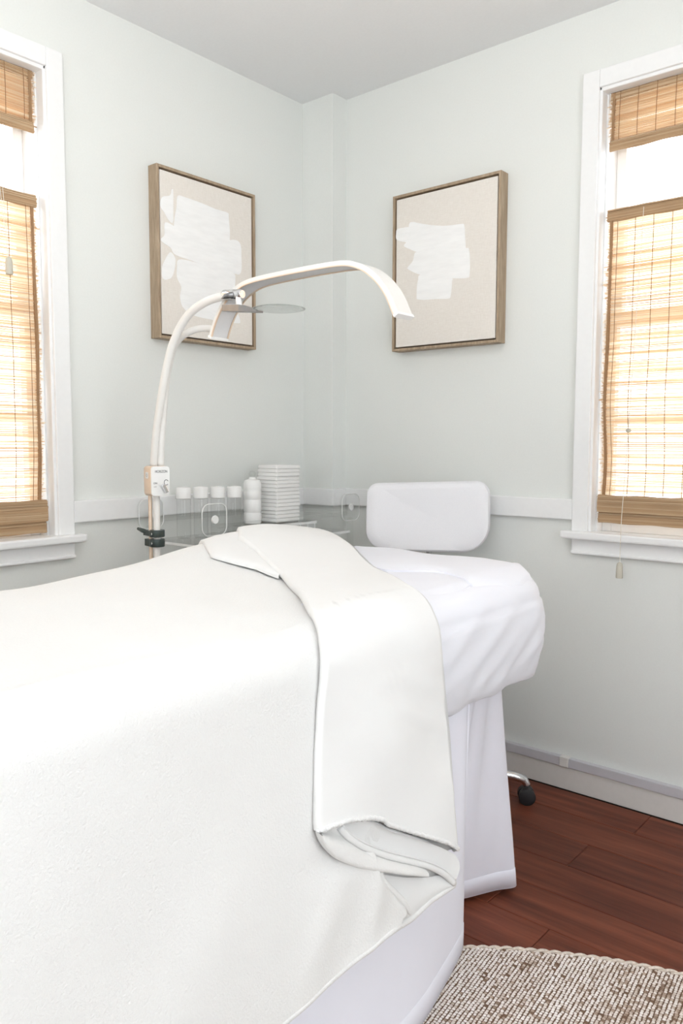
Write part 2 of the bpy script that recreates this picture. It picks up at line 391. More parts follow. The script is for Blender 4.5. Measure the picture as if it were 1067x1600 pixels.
def blind(side, label, dz, db, pull):
    L = local(side); rg = np.random.default_rng(5 if side == 'left' else 9)
    U0, U1, V = O0+.0155, O1-.0155, -.030
    org = L((U0+U1)/2, V, HEAD-.02)
    t = thing('woven_blind', label, 'window blind', org)
    ph = rg.uniform(0, 6, 4)
    def wav(z):     # the cloth's edge wanders a little as it hangs
        k = max(0, (1.6-z)/.7)
        return .0025*math.sin(z*9+ph[0])+.004*k*math.sin(z*17+ph[1])
    def reeds(name, z0, z1, v, pitch, mat, jit=.004, thick=.0009, wv=True, u0=U0, u1=U1):
        V_, F_, T_ = [], [], []
        z = z0
        while z < z1:
            h = pitch*(rg.uniform(.66, 1.04) if rg.random() < .93 else rg.uniform(.3, .5)); tone = rg.choice([rg.uniform(-.28, -.12), rg.uniform(-.1, .3), rg.uniform(.1, .45)], p=[.13, .47, .40])
            th = thick*rg.uniform(.6, 1.6)
            if rg.random() < .06: h *= 1.25; th *= 2; tone -= .25
            a, c = u0-rg.exponential(jit)*.9+jit*.8, u1+rg.exponential(jit)*.9-jit*.8
            w0 = wav(z) if wv else 0
            tl = rg.normal(0, .0006)
            n = 7; b0 = len(V_)
            for i in range(n):
                s_ = i/(n-1); u = a+w0*(1-s_)+(c-w0-a)*s_ ; zz = z+tl*(s_-.5)*2+.0007*math.sin(s_*9+z*130)
                vv = v+.003*math.sin(zz*14+ph[2])*(1 if wv else 0)
                for dv, dz_ in ((-th, 0), (th, 0), (th, h), (-th, h)): V_.append(L(u, vv+dv, zz+dz_)); T_.append(tone)
            for i in range(n-1):
                p = b0+4*i
                for j in range(4): F_.append((p+j, p+(j+1) % 4, p+4+(j+1) % 4, p+4+j))
            F_ += [(b0, b0+3, b0+2, b0+1), tuple(b0+4*(n-1)+j for j in range(4))]
            z += pitch
        mb = MB(org); mb.add(V_, F_); me = mb.mesh(name)
        at = me.attributes.new('tone', 'FLOAT', 'POINT'); at.data.foreach_set('value', T_)
        o = place(name, me, mat, t); o['kind'] = 'stuff'; return o
    ZV0, ZV1 = 2.020, 2.190
    ZP1 = 1.855+dz; ZP0 = .965+db*.5
    reeds('valance_reeds', ZV0+.030, ZV1, V, .0026, REED)
    reeds('valance_back_reeds', ZV0+.030, ZV1, V-.010, .0031, REED)
    reeds('panel_reeds', ZP0, ZP1-.034, V, .0026, REED)
    def hem(name, z0, z1, v, th):
        h = z1-z0
        mb = MB(org); prof = [(v-th, z0+.15*h), (v-th*.4, z0), (v+th*.6, z0), (v+th, z0+.2*h), (v+th*.9, z0+.6*h), (v+th*.3, z1), (v-th, z1)]
        n = 40; P = []
        for i in range(n):
            u = U0-.001+(U1-U0+.002)*i/(n-1); wz = .0012*math.sin(i*.9+z0*50)
            P.append([L(u, a+wz*.6, c+wz) for a, c in prof])
        mb.grid(P, closed_v=True); mb.f += [tuple(range(7)), tuple((n-1)*7+q for q in range(7))]
        o = obj(name, mb, HEM, t)
        reeds(name+'_reeds', z0+.002, z1-.003, v+th*.95, .0030, HEM, jit=.0015, thick=.0010, wv=False)
    hem('valance_head', ZV1-.020, ZV1+.003, V, .004)
    hem('valance_hem', ZV0, ZV0+.032, V, .005); hem('top_rail', ZP1-.036, ZP1, V, .006)
    hem('lower_fold', .918+db, .972+db*.5, V+.012, .009); hem('bottom_fold', .884+db, .920+db, V+.003, .008)
    # stitched binding near each edge and the vertical warp threads
    for z0, z1 in ((ZV0+.03, ZV1), (ZP0, ZP1-.03)):
        for e in (0, 1):
            mb = MB(org); P = []
            for i in range(60):
                z = z0+(z1-z0)*i/59; w0 = wav(z)
                ua, ub = (U0+.007+w0, U0+.0145+w0) if e == 0 else (U1-.0145-w0, U1-.007-w0)
                P.append([L(ua, V+.006, z), L(ub, V+.006, z), L(ub, V-.004, z), L(ua, V-.004, z)])
            mb.grid(P, closed_v=True); obj('edge_binding', mb, BIND, t)
        nth = int((U1-U0-.06)/.059)+1
        for k in range(nth+1):
            u = U0+.030+k*(U1-U0-.06)/nth
            path = [L(u+wav(z)*(1-k/nth*2), V+.0045+.003*math.sin(z*14+ph[2]), z) for z in np.linspace(z0, z1, 40)]
            mb = MB(org); mb.tube(path, .0010, 4); obj('warp_thread', mb, THREAD, t)
    for k in range(4):     # lift cords that carry the lowered panel
        u = U0+.09+k*(U1-U0-.18)/3
        mb = MB(org); mb.tube([L(u, V+.002, ZP1-.01), L(u, V+.002, ZV0+.02)], .0008, 5); obj('lift_cord', mb, WHITEP, t)
    # pull cord with its knob and tassel
    mb = MB(org); q = pull
    pts = [L(*p) for p in q['path']]
    mb.tube(pts, .0009, 6); pc = obj('pull_cord', mb, CORD, t)
    if q.get('pair'):
        mb = MB(org); mb.tube([L(p[0]+.008*(1-.8*i/(len(q['path'])-1)), p[1], p[2]) for i, p in enumerate(q['path'])], .0009, 6); obj('pull_cord', mb, CORD, t)
    if q.get('knob'):
        u, v, z = q['knob']; c = L(u, v, z); mb = MB(org); mb.lathe([(.002, .006), (.0075, .004), (.0085, 0), (.0075, -.004), (.002, -.006)], c, 12); obj('cord_joiner', mb, TASSEL, t, smooth='auto')
    u, v, z = q['path'][-1]; c = L(u, v, z)
    mb = MB(org); mb.lathe([(.003, .004), (.0075, .001), (.0095, -.008), (.0105, -.040), (.0095, -.044), (.003, -.0445)], c, 16)
    obj('tassel', mb, TASSEL, pc, smooth='auto')
blind('left', 'woven bamboo blind in the left window, short cords ending in a tassel high on it', -.008, -.020,
      dict(path=[(1.288, -.015, 1.850), (1.2875, .0, 1.72), (1.287, .006, 1.645)], pair=True))
blind('right', 'woven bamboo blind in the right window, long cord with tassel hanging below the sill', -.008, .0,
      dict(path=[(1.296, -.018, 1.835), (1.292, .005, 1.5), (1.290, .035, 1.15), (1.288, .060, .90), (1.288, .062, .772)], knob=(1.2905, .033, 1.172)))

# ---------------------------------------------------------------- wall art
def smooth_poly(P, n=5):
    P = [np.array(p, float) for p in P]; out = []
    for i in range(len(P)):
        p0, p1, p2, p3 = P[i-1], P[i], P[(i+1) % len(P)], P[(i+2) % len(P)]
        for k in range(n):
            s = k/n; out.append(.5*((2*p1)+(p2-p0)*s+(2*p0-5*p1+4*p2-p3)*s*s+(3*p1-p0-3*p2+p3)*s**3))
    return out
def painting(side, u0, u1, z0, z1, dep, label, blobs, label_frame=None):
    L = local(side); org = L((u0+u1)/2, 0, z0)
    t = thing('framed_painting', label, 'painting', org); e = .009
    for a in ((u0, u0+e, z0, z1), (u1-e, u1, z0, z1), (u0+e, u1-e, z0, z0+e), (u0+e, u1-e, z1-e, z1)):
        mb = MB(org); ubox(mb, L, a[0], a[1], .001, dep, a[2], a[3]); obj('frame_board', mb, FRAMEW, t, bevel=.0012)
    mb = MB(org); ubox(mb, L, u0+e, u1-e, .002, dep-.022, z0+e, z1-e); obj('backing_board', mb, GAP, t)
    g = .0055
    mb = MB(org); ubox(mb, L, u0+e+g, u1-e-g, dep-.022, dep-.004, z0+e+g, z1-e-g); cv = obj('canvas', mb, LINEN, t, bevel=.002)
    ax = 0 if side == 'left' else 1; s = 1 if side == 'left' else -1
    for k, (pts, lift) in enumerate(blobs):
        P = [hit(x, y, ax, s*(dep-.004)) for x, y in pts]
        P = smooth_poly(P, 4)
        mb = MB(org); d = np.zeros(3); d[ax] = s*(.0006+.0006*lift)
        mb.prism(P, d); obj('paint_stroke', mb, ACRYL_W, cv)
def zl(pts): return [(225+x/5.333, 250+y/5.333) for x, y in pts]
def zr(pts): return [(600+x/5.335, 260+y/5.335) for x, y in pts]
painting('left', .378, .808, 1.473, 2.021, .045, 'framed beige abstract canvas on the left wall behind the lamp, large white brush patch',
    [(zl([(280, 300), (340, 310), (480, 360), (600, 410), (695, 440), (705, 480), (715, 640), (690, 690), (560, 700), (300, 640), (250, 600), (255, 480), (270, 400)]), 0),
     (zl([(150, 310), (215, 295), (228, 250), (242, 255), (243, 400), (240, 520), (205, 500), (170, 440), (135, 380)]), 0),
     (zl([(175, 520), (260, 560), (330, 620), (560, 690), (740, 665), (800, 700), (810, 800), (805, 940), (740, 945), (560, 900), (400, 840), (260, 790), (220, 730), (160, 690), (140, 660), (170, 620)]), 1),
     (zl([(290, 830), (420, 850), (600, 905), (745, 945), (760, 1000), (755, 1110), (770, 1240), (800, 1340), (770, 1360), (560, 1330), (400, 1290), (320, 1220), (300, 1130), (310, 1060), (275, 980), (275, 900)]), 0),
     (zl([(215, 770), (250, 800), (262, 850), (240, 960), (200, 995), (155, 985), (150, 900), (170, 840)]), 0)])
painting('right', .414, .853, 1.468, 2.020, .047, 'framed beige abstract canvas on the right wall above the chair, stacked white brush strokes',
    [(zr([(210, 480), (235, 463), (300, 475), (400, 490), (520, 495), (640, 480), (668, 490), (675, 580), (680, 690), (660, 720), (480, 735), (300, 720), (215, 690), (165, 660), (205, 610), (205, 540)]), 0),
     (zr([(110, 525), (160, 512), (215, 515), (215, 625), (160, 628), (105, 610), (102, 560)]), 1),
     (zr([(275, 715), (400, 700), (560, 695), (690, 680), (710, 700), (716, 800), (712, 900), (690, 930), (560, 932), (400, 915), (290, 900), (205, 860), (200, 840), (240, 790), (255, 730)]), 1),
     (zr([(300, 905), (420, 900), (560, 930), (568, 960), (555, 1080), (535, 1102), (440, 1105), (340, 1112), (280, 1108), (272, 1090), (275, 1000), (285, 940)]), 0)])

# ---------------------------------------------------------------- treatment table (frame and mattress under the linen)
BX0, BX1, BYH, BYF = .645, 1.345, -.605, -2.46
t = thing('treatment_table', 'padded treatment table under the white linen, its long side facing the rug', 'treatment table', (.995, -1.53, 0))
mb = MB(t.location); mb.box(BX0+.03, BX1-.03, BYF+.03, BYH-.04, .655, .800); obj('mattress', mb, VINYL, t, bevel=.03, seg=4, smooth=True)
mb = MB(t.location); mb.box(BX0+.06, BX1-.06, BYF+.08, BYH-.08, .59, .655); obj('frame', mb, FRAMEW, t, bevel=.005)
for x in (.78, 1.14):
    for y in (-2.25, -1.02):
        mb = MB(t.location); mb.box(x-.03, x+.03, y-.03, y+.03, .0145 if x > 1 and y < -2 else 0, .59); obj('leg', mb, FRAMEW, t, bevel=.004)

# --- fitted sheet over the mattress
def rrect(x0, x1, y0, y1, r, n=14):
    """rounded outline, counter-clockwise from the near foot corner; r = (near-foot, near-head, far-head, far-foot)"""
    P = []
    for (cx, cy, a0, rr) in ((x1-r[0], y0+r[0], -PI/2, r[0]), (x1-r[1], y1-r[1], 0, r[1]), (x0+r[2], y1-r[2], PI/2, r[2]), (x0+r[3], y0+r[3], PI, r[3])):
        for k in range(n+1):
            a = a0+PI/2*k/n; P.append((cx+rr*math.cos(a), cy+rr*math.sin(a), math.cos(a), math.sin(a)))
    out = []
    for i in range(len(P)):
        p, q = P[i], P[(i+1) % len(P)]
        d = math.hypot(q[0]-p[0], q[1]-p[1]); k = max(1, int(d/.016))
        for j in range(k):
            s = j/k; nx, ny = p[2]*(1-s)+q[2]*s, p[3]*(1-s)+q[3]*s; l = math.hypot(nx, ny)
            out.append((p[0]*(1-s)+q[0]*s, p[1]*(1-s)+q[1]*s, nx/l, ny/l))
    return out
SZT = .822
def ridges(y, z, lines):
    d = 0
    for (ya, za, yb, zb, w, a) in lines:
        vy, vz = yb-ya, zb-za; L2 = vy*vy+vz*vz; s = ((y-ya)*vy+(z-za)*vz)/L2
        sc = min(1, max(0, s)); dy, dz_ = y-ya-vy*sc, z-za-vz*sc
        d += a*math.exp(-(dy*dy+dz_*dz_)/(w*w))*(.35+.65*math.sin(PI*min(1, max(0.02, .15+.8*sc))))
    return d
SLINES = [(-1.10, .63, -.84, .78, .013, .010), (-1.02, .615, -.80, .73, .012, .009), (-.93, .615, -.74, .74, .012, .010), (-.88, .615, -.70, .69, .010, .008), (-1.14, .70, -.95, .80, .016, .009),
          (-.80, .62, -.66, .75, .012, .009), (-.76, .62, -.68, .67, .009, .007), (-1.18, .62, -1.02, .70, .012, .008)]
def fitted_sheet():
    RR = (.06, .15, .12, .06)
    out = rrect(BX0, BX1, BYF, BYH, RR)
    rows_ = []
    side = [(-.035, .600), (-.018, .588), (-.004, .586), (.004, .592), (.007, .604)]
    for z in np.arange(.616, .765, .012): side.append((.008+.010*math.sin(PI*(z-.6)/.2), z))
    r = .055; zc = SZT-r
    for k in range(9):
        a = PI/2*k/8; side.append((-r+r*math.cos(a)+.008, zc+r*math.sin(a)))
    for d in np.linspace(.06, .345, 20): side.append((-d, SZT+.004*math.sin(d*9)))
    for k, (o_, z) in enumerate(side):
        ring = []
        for i, (x, y, nx, ny) in enumerate(out):
            # inset towards the long axis of the table
            if o_ < -.05:
                xx = min(max(x, BX0-o_), BX1+o_); yy = min(max(y, BYF-o_), BYH+o_)
                xx = x+nx*o_ if abs(nx) > .99 else xx; yy = y+ny*o_ if abs(ny) > .99 else yy
                p = [xx, yy, z+.0025*math.sin(xx*31+yy*17)]
            else:
                wr = 0
                if z < SZT-.005 and nx > -.2:
                    along = y if nx > .3 else y+(BX1-x)
                    wr = ridges(along, z, SLINES)
                    wr *= .5; wr += .0012*math.sin(along*31+z*24)*max(0, min(1, (.78-z)/.1))
                    if z < .64: wr += .0022*math.sin(along*75)
                wr -= .006 if y < -1.25 else 0
                p = [x+nx*(o_+wr), y+ny*(o_+wr), z+(.004*math.sin(y*38+x*20) if z < .63 else 0)]
            ring.append(p)
        rows_.append(ring)
    mb = MB(((BX0+BX1)/2, BYF, .6)); mb.grid(rows_, closed_v=True)
    o = obj('fitted_sheet', mb, SHEET, smooth=True, recalc=True)
    tag(o, 'white cotton sheet stretched over the head end of the treatment table', 'bed sheet')
fitted_sheet()

# --- the surface the blanket follows: (Y, s) -> point; s runs across the table, 0 at its middle, + to the near side
XC, HWD, RD, ZT = .990, .366, .070, .822
A0 = HWD-RD; ARC = RD*PI/2
FL_N, FL_F = math.radians(10.0), math.radians(6)
def smooth(a, b, x):
    t_ = min(1, max(0, (x-a)/(b-a))); return t_*t_*(3-2*t_)
def surf(Y, s, o):
    sg = 1 if s >= 0 else -1; q = abs(s); fl_ = FL_N if sg > 0 else FL_F
    if q <= A0: x, z, nx, nz = q, ZT, 0, 1
    elif q <= A0+ARC*(1-fl_/(PI/2)):
        a = (q-A0)/RD; x, z, nx, nz = A0+RD*math.sin(a), ZT-RD+RD*math.cos(a), math.sin(a), math.cos(a)
    else:
        a = PI/2-fl_; e = q-A0-RD*a
        x, z = A0+RD*math.sin(a)+e*math.sin(fl_), ZT-RD+RD*math.cos(a)-e*math.cos(fl_); nx, nz = math.sin(a), math.cos(a)
    far = smooth(.10, -.36, s)*(1-.6*smooth(-.40, -.55, s))
    z += far*(.012+.058*math.exp(-((Y+1.00)/.30)**2)) + .004*math.sin(Y*7+s*5)*(1 if q < A0 else .3)
    return np.array([XC+sg*(x+o*nx), Y, z+o*nz])
def s_of_z(z):      # near side: s of a height
    a = PI/2-FL_N; zs = ZT-RD+RD*math.cos(a); return A0+RD*a+(zs-z)/math.cos(FL_N)
def lerp_curve(pts):
    xs = [p[0] for p in pts]; ys = [p[1] for p in pts]
    return lambda v: float(np.interp(v, xs, ys))
def sX(x): # top: s of a world X
    return x-XC
# march a pixel onto the surface with offset o -> (Y, s)
def to_ys(px, py, o):
    d = _f+_r*(px-533.5)/F_PX-_u*(py-800)/F_PX; best = None
    grid = []
    for s in np.linspace(-.35, 1.0, 136):
        p = surf(-1.2, s, o)
        # intersect the ray with the line {x=p.x, z=p.z} (all Y): use x to get t, compare z
        t_ = (p[0]-CAM[0])/d[0]; P = CAM+d*t_
        q = surf(P[1], s, o); e = P[2]-q[2]
        grid.append((s, P[1], e))
    for (s0, y0, e0), (s1, y1, e1) in zip(grid[::-1][:-1], grid[::-1][1:]):
        if e0*e1 <= 0 and abs(e0-e1) < .2:
            k = e0/(e0-e1+1e-12); return y0+(y1-y0)*k, s0+(s1-s0)*k
    return None
OB = .029   # lift of the turned-down band
def curve_from_px(pts, o, extra_lo=(), extra_hi=()):
    q = [to_ys(x, y, o) for x, y in pts]; q = [(s, y) for (y, s) in [k for k in q if k]]
    q = list(extra_lo)+q+list(extra_hi); q.sort(); return lerp_curve(q)
SB_L, SB_R = .0, .0
YL = curve_from_px([(372, 838), (400, 857), (440, 895), (468, 925), (490, 960), (503, 1000), (507, 1040), (503, 1100), (499, 1180), (497, 1290)], OB, [(-.9, -.93), (-.36, -1.0)])
YR = curve_from_px([(582, 886), (620, 905), (656, 930), (676, 960), (686, 1000), (693, 1080), (700, 1150), (706, 1250), (713, 1340)], OB*.6, [(-.9, -.62), (-.36, -.70), (-.10, -.84)])
HEM = None
SMAIN = s_of_z(.315)
def s_hem(Y, s):   # the hem rises a little towards the fold
    return s if s <= A0 else A0+(s-A0)*(s_of_z(.315+.022*smooth(-1.75, -1.38, Y))-A0)/(SMAIN-A0)
hemS = curve_from_px([], .0, [(0, 0)]) if False else None
SPX = [(592, 1361), (594, 1372), (604, 1384), (620, 1400), (634, 1415), (641, 1428), (639, 1440), (632, 1446)]
_fc = sorted((surf(y, s_, .030)[2], y) for y, s_ in (to_ys(px, py, .030) for px, py in SPX))
def fold_cut(z):    # the S-shaped drape edge low on the blanket, as Y of a height
    return float(np.interp(z, [q[0] for q in _fc], [q[1] for q in _fc]))
BLINES = [(-1.48, .34, -1.42, .50, .022, .006), (-1.62, .34, -1.52, .47, .030, .005), (-1.86, .36, -1.70, .60, .07, .006)]
def main_off(Y, s):
    o = .012
    if s > A0:
        P = surf(Y, s, o); z = P[2]
        o += ridges(Y, z, BLINES)*smooth(.66, .45, z)
        if z < _fc[-1][0]+.07 and Y > -1.62:
            fc = fold_cut(z); k = smooth(_fc[-1][0]+.06, _fc[-1][0]+.01, z)
            o += k*.020*smooth(fc+.006, fc-.006, Y)*smooth(-1.62, fc, Y)
        o += .010*smooth(-1.5, -2.4, Y)
    o += .0025*math.sin(Y*11+s*9)+.0015*math.sin(Y*23-s*14)
    return o
ROOT = thing('blanket', 'thick white fleece blanket over the table, head end turned down in a wide smooth band', 'blanket', (.99, -2.5, .31))
org = ROOT.location
# main layer: foot end to the fold
ss = np.concatenate([np.linspace(-.80, -.36, 26)[:-1], np.linspace(-.36, A0, 44)[:-1], np.linspace(A0, SMAIN, 86)])
rows_ = []
for s in ss:
    ye = YR(s)-.012
    ys = np.concatenate([np.linspace(-2.52, -1.75, 44)[:-1], np.linspace(-1.75, ye, 110)])
    rows_.append([surf(y, s_hem(y, s), main_off(y, s_hem(y, s))) for y in ys])
# roll the hem under so it has body
last = rows_[-1]
for k, (ds, do) in enumerate(((.004, -.003), (.005, -.009), (.001, -.013), (-.03, -.013))):
    rows_.append([surf(p[1], s_hem(p[1], SMAIN)+ds, main_off(p[1], s_hem(p[1], SMAIN))+do) for p in last])
mb = MB(org); mb.grid(rows_); obj('fleece_layer', mb, FLEECE, ROOT, smooth=True, recalc=False)
# hem welt
mb = MB(org); mb.tube([surf(y, s_hem(y, SMAIN)-.001, main_off(y, s_hem(y, SMAIN))-.003) for y in np.linspace(-2.5, YR(SMAIN)-.01, 70)], .0048, 8); obj('hem_welt', mb, FLEECE, ROOT, smooth=True)
# turned-down band
def band_s_end(y):  # its lower edge climbs towards the foot
    return float(np.interp(y, HB_Y, HB_S))
hb = [to_ys(x, y, OB) for x, y in [(497, 1300), (515, 1291), (536, 1283), (568, 1281), (590, 1285), (598, 1293), (653.7, 1311), (690, 1323), (713, 1335)]]
HB_Y = [q[0] for q in hb]; HB_S = [q[1] for q in hb]
rows_ = []
nf = 96
for i in range(nf+1):      # i across the band, foot-side edge -> fold
    f_ = i/nf; row = []
    s_end = HB_S[0]
    sv = np.linspace(0, 1, 130)
    yb = HB_Y[0]+(HB_Y[-1]-HB_Y[0])*f_; s_end = band_s_end(yb)
    for v in sv:
        s = -.78+(s_end+.78)*v
        y = YL(s)+(YR(s)-YL(s))*f_
        d = OB+.006*math.sin(PI*f_)
        edge = min(f_, 1-f_)*(YR(s)-YL(s))
        if f_ < .5: d -= .006*(1-smooth(0, .006, edge))
        else: d -= .018*(1-smooth(0, .016, edge))
        d += .0022*math.sin(s*21+y*16)+.0035*math.sin((y-s*.55)*30+1)*smooth(.1, .5, s)*math.sin(PI*f_)
        d += .005*smooth(.55, .95, s)*math.sin(f_*PI*2.2+.6)+.0035*smooth(.62, .78, s)*smooth(.46, .43, f_+.02*math.sin(s*12))*smooth(.1, .3, f_)
        d += ridges(f_*.33, s, [(.20, .44, .34, .50, .007, .003), (.17, .48, .33, .57, .008, .0032), (.12, .44, .22, .43, .006, .002), (.24, .60, .33, .68, .009, .003)])
        row.append(surf(y, s, d))
    if i == 0:
        rows_.append([surf(p[1]+.012, -.78+(s_end+.78)*v, .014) for p, v in zip(row, sv)]); rows_.append([surf(p[1]+.001, -.78+(s_end+.78)*v, .017) for p, v in zip(row, sv)])
    rows_.append(row)
for o_, dy in ((.020, .0035), (.013, .003), (.006, -.004), (.004, -.02)):
    rows_.append([surf(YR(-.78+(HB_S[-1]+.78)*v)+dy, -.78+(HB_S[-1]+.78)*v, o_) for v in sv])
mb = MB(org); mb.grid(rows_); band = obj('turned_down_band', mb, LINING, ROOT, smooth=True, recalc=False, label='smooth turned-down band')
# twisted cord along the lower edge of the band
edge = [r[-1] for r in rows_[2:nf+3]]
cp = []
for i in range(len(edge)*3-3):
    a = edge[i//3]; c = edge[min(i//3+1, len(edge)-1)]; k = (i % 3)/3; cp.append(np.array(a)*(1-k)+np.array(c)*k+np.array((.0014*math.sin(i*1.9), 0, .0014*math.cos(i*1.9))))
mb = MB(org); mb.tube(cp, .0034, 7); obj('hem_cord', mb, LINING, band, smooth=True)
# layers seen in the open lower end of the fold, each at its own depth
def px_curve(pts, off, n=40):
    q = [to_ys(x, y, off(i/(len(pts)-1)) if callable(off) else off) for i, (x, y) in enumerate(pts)]
    P = [surf(a[0], a[1], off(i/(len(pts)-1)) if callable(off) else off) for i, a in enumerate(q)]
    L_ = np.cumsum([0]+[np.linalg.norm(P[i+1]-P[i]) for i in range(len(P)-1)]); tt = np.linspace(0, L_[-1], n)
    C = np.array([[np.interp(x, L_, [p[j] for p in P]) for j in range(3)] for x in tt])
    for _ in range(3): C[1:-1] = (C[:-2]+2*C[1:-1]+C[2:])/4
    return C
UP = np.array((0, 0, 1.))
front = px_curve([(499, 1300), (515, 1292), (536, 1284), (568, 1282), (592, 1287), (600, 1296), (653.7, 1312), (690, 1324), (712, 1336)], OB-.003)
pipe = px_curve([(531, 1292), (538, 1302), (547, 1310), (568, 1324), (601, 1336), (634, 1344), (666.8, 1352), (693, 1363.7), (709.5, 1380)], .024)
roll = px_curve([(497, 1301), (501, 1314), (507, 1324), (526, 1343), (558.6, 1356), (591, 1361), (627, 1366), (655, 1368), (663.5, 1368)], .030)
rollu = px_curve([(500, 1301), (512, 1303), (528, 1308), (545, 1316), (568, 1330), (601, 1342), (634, 1350), (655, 1354), (665, 1359)], .024)
# inner face between the front hem and the piping
mb = MB(org); rr = []; wq = (np.linspace(0, 1, 40)**5)[:, None]
for k in np.linspace(0, 1, 9):
    rr.append(front*(1-k)+pipe*k+UP*.030*math.sin(PI*k)*(1-k)*(1-wq)+np.array((-.012, 0, 0))*math.sin(PI*k)*(1-wq)+np.array((.004, .010, 0))*math.sin(PI*k)*wq)
mb.grid(rr); obj('inner_lining', mb, LINING, band, smooth=True, recalc=False)
mb = MB(org); mb.tube(pipe, .0058, 9); obj('piping', mb, LINING, band, smooth=True)
mb = MB(org); mb.tube(pipe+np.array((.003, 0, .0075)), .0016, 6); obj('piping_seam', mb, LINING, band, smooth=True)
# thick fleece edge rolled round the left of the band's foot
mb = MB(org); rr = []
for a in np.linspace(0, PI*1.3, 12):
    k = .5-.5*math.cos(min(a, PI)); rr.append(rollu*(1-k)+roll*k+np.array((.011*math.sin(a), -.004*math.sin(a), -.003*max(0, a-PI))))
mb.grid(rr); obj('rolled_edge', mb, FLEECE, band, smooth=True, recalc=False)
mb = MB(org); rr = []
for k in np.linspace(0, 1, 6): rr.append(pipe*(1-k)+rollu*k+np.array((-.006*math.sin(PI*k), 0, 0))+UP*.004*math.sin(PI*k))
mb.grid(rr); obj('inner_fleece', mb, FLEECE, band, smooth=True, recalc=False)
# the rolled edge of the S-shaped drape fold
scv = px_curve(SPX[:6], .026)
mb = MB(org); mb.tube(scv, [.007]*28+list(np.linspace(.007, .003, 12)), 9); obj('drape_fold', mb, FLEECE, ROOT, smooth=True)
# flap of lining that shows past the drape fold, and its welt
mb = MB(org); fl_t = px_curve([(600, 1366), (630, 1371), (664, 1371), (690, 1367), (708, 1382)], .016); fl_b = px_curve([(594, 1468), (620, 1450), (641, 1437), (673, 1407), (709, 1383)], .018)
mb.grid([fl_t*(1-k)+fl_b*k+np.array((.006*math.sin(PI*k), 0, 0)) for k in np.linspace(0, 1, 10)]); obj('lining_flap', mb, LINING, ROOT, smooth=True, recalc=False)
mb = MB(org); mb.tube(fl_b, .005, 8); obj('flap_welt', mb, FLEECE, ROOT, smooth=True)
# the lining's edge that shows on the far side of the band
Y2 = curve_from_px([(330, 866), (360, 874), (400, 884), (432, 897)], .022, [(-.9, -1.07), (-.37, -1.13)])
s_hi = to_ys(436, 898, .022)[1]; rows_ = []
for f_, o_ in ((0, .013), (0, .0185), (.03, .022), (.3, .023), (.7, .022), (1.0, .020)):
    rows_.append([surf(min(Y2(s), YL(s)-.002)*(1-f_)+(YL(s)+.02)*f_, s, o_) for s in np.linspace(-.75, s_hi, 50)])
mb = MB(org); mb.grid(rows_); obj('lining_edge', mb, LINING, ROOT, smooth=True, recalc=False)

# --- folded white sheet laid across the head end
def top_pt(px, py, z): return hit(px, py, 2, z)
def slab(name, back, front, z, th, droop, mat, label, cat):
    mb = MB((1.0, -.75, z)); n = 40; kx = 14
    B = np.array([[np.interp(t_, np.linspace(0, 1, len(back)), [p[j] for p in back]) for j in (0, 1)] for t_ in np.linspace(0, 1, n)])
    Fr = np.array([[np.interp(t_, np.linspace(0, 1, len(front)), [p[j] for p in front]) for j in (0, 1)] for t_ in np.linspace(0, 1, n)])
    for A in (B, Fr):
        for _ in range(3): A[1:-1] = (A[:-2]+2*A[1:-1]+A[2:])/4
    def zz(x, y):
        e = max(0, x-1.275); h = max(0, y+.665); return z-(.35*e+2.2*e*e)-(.30*h+2*h*h)+.002*math.sin(x*25+y*31)
    top, bot = [], []
    for i in range(n):
        rt, rb = [], []
        for k in range(kx):
            f_ = k/(kx-1); p = B[i]*(1-f_)+Fr[i]*f_
            ed = min(1, min(f_, 1-f_)*(kx-1)/.9, min(i, n-1-i)/.9)
            hgt = th*(.45+.55*math.sin(PI/2*ed))
            rt.append((p[0], p[1], zz(*p)+hgt)); rb.append((p[0], p[1], zz(*p)))
        top.append(rt); bot.append(rb)
    per = lambda G: [G[0][k] for k in range(kx)]+[G[i][-1] for i in range(1, n)]+[G[-1][k] for k in range(kx-2, -1, -1)]+[G[i][0] for i in range(n-2, 0, -1)]
    mb.grid(top); mb.grid(bot); mb.grid([per(top), per(bot)], closed_v=True)
    o = obj(name, mb, mat, smooth='auto'); return tag(o, label, cat) if label else o
slab('folded_sheet', [(.70, -.63), (.90, -.615), (1.10, -.612), (1.22, -.625), (1.325, -.70)], [tuple(hit(x, y, 2, .838)[:2]) for x, y in [(560, 880), (600, 887), (660, 890), (700, 893), (738, 906), (790, 899), (817, 894)]], SZT+.0075, .013, 0, SHEET,
     'folded white sheet laid flat across the head end of the table', 'folded sheet')
slab('folded_pillowcase', [tuple(hit(x, y, 2, .832)[:2]) for x, y in [(590, 884), (640, 887), (700, 891), (742, 903), (752, 901)]], [tuple(hit(x, y, 2, .830)[:2]) for x, y in [(618, 905), (640, 922), (652, 931), (672, 934), (705, 922), (750, 904)]], SZT+.002, .0075, 0, SHEET,
     'thin white cloth with a pointed corner under the folded sheet, beside the blanket', 'cloth')

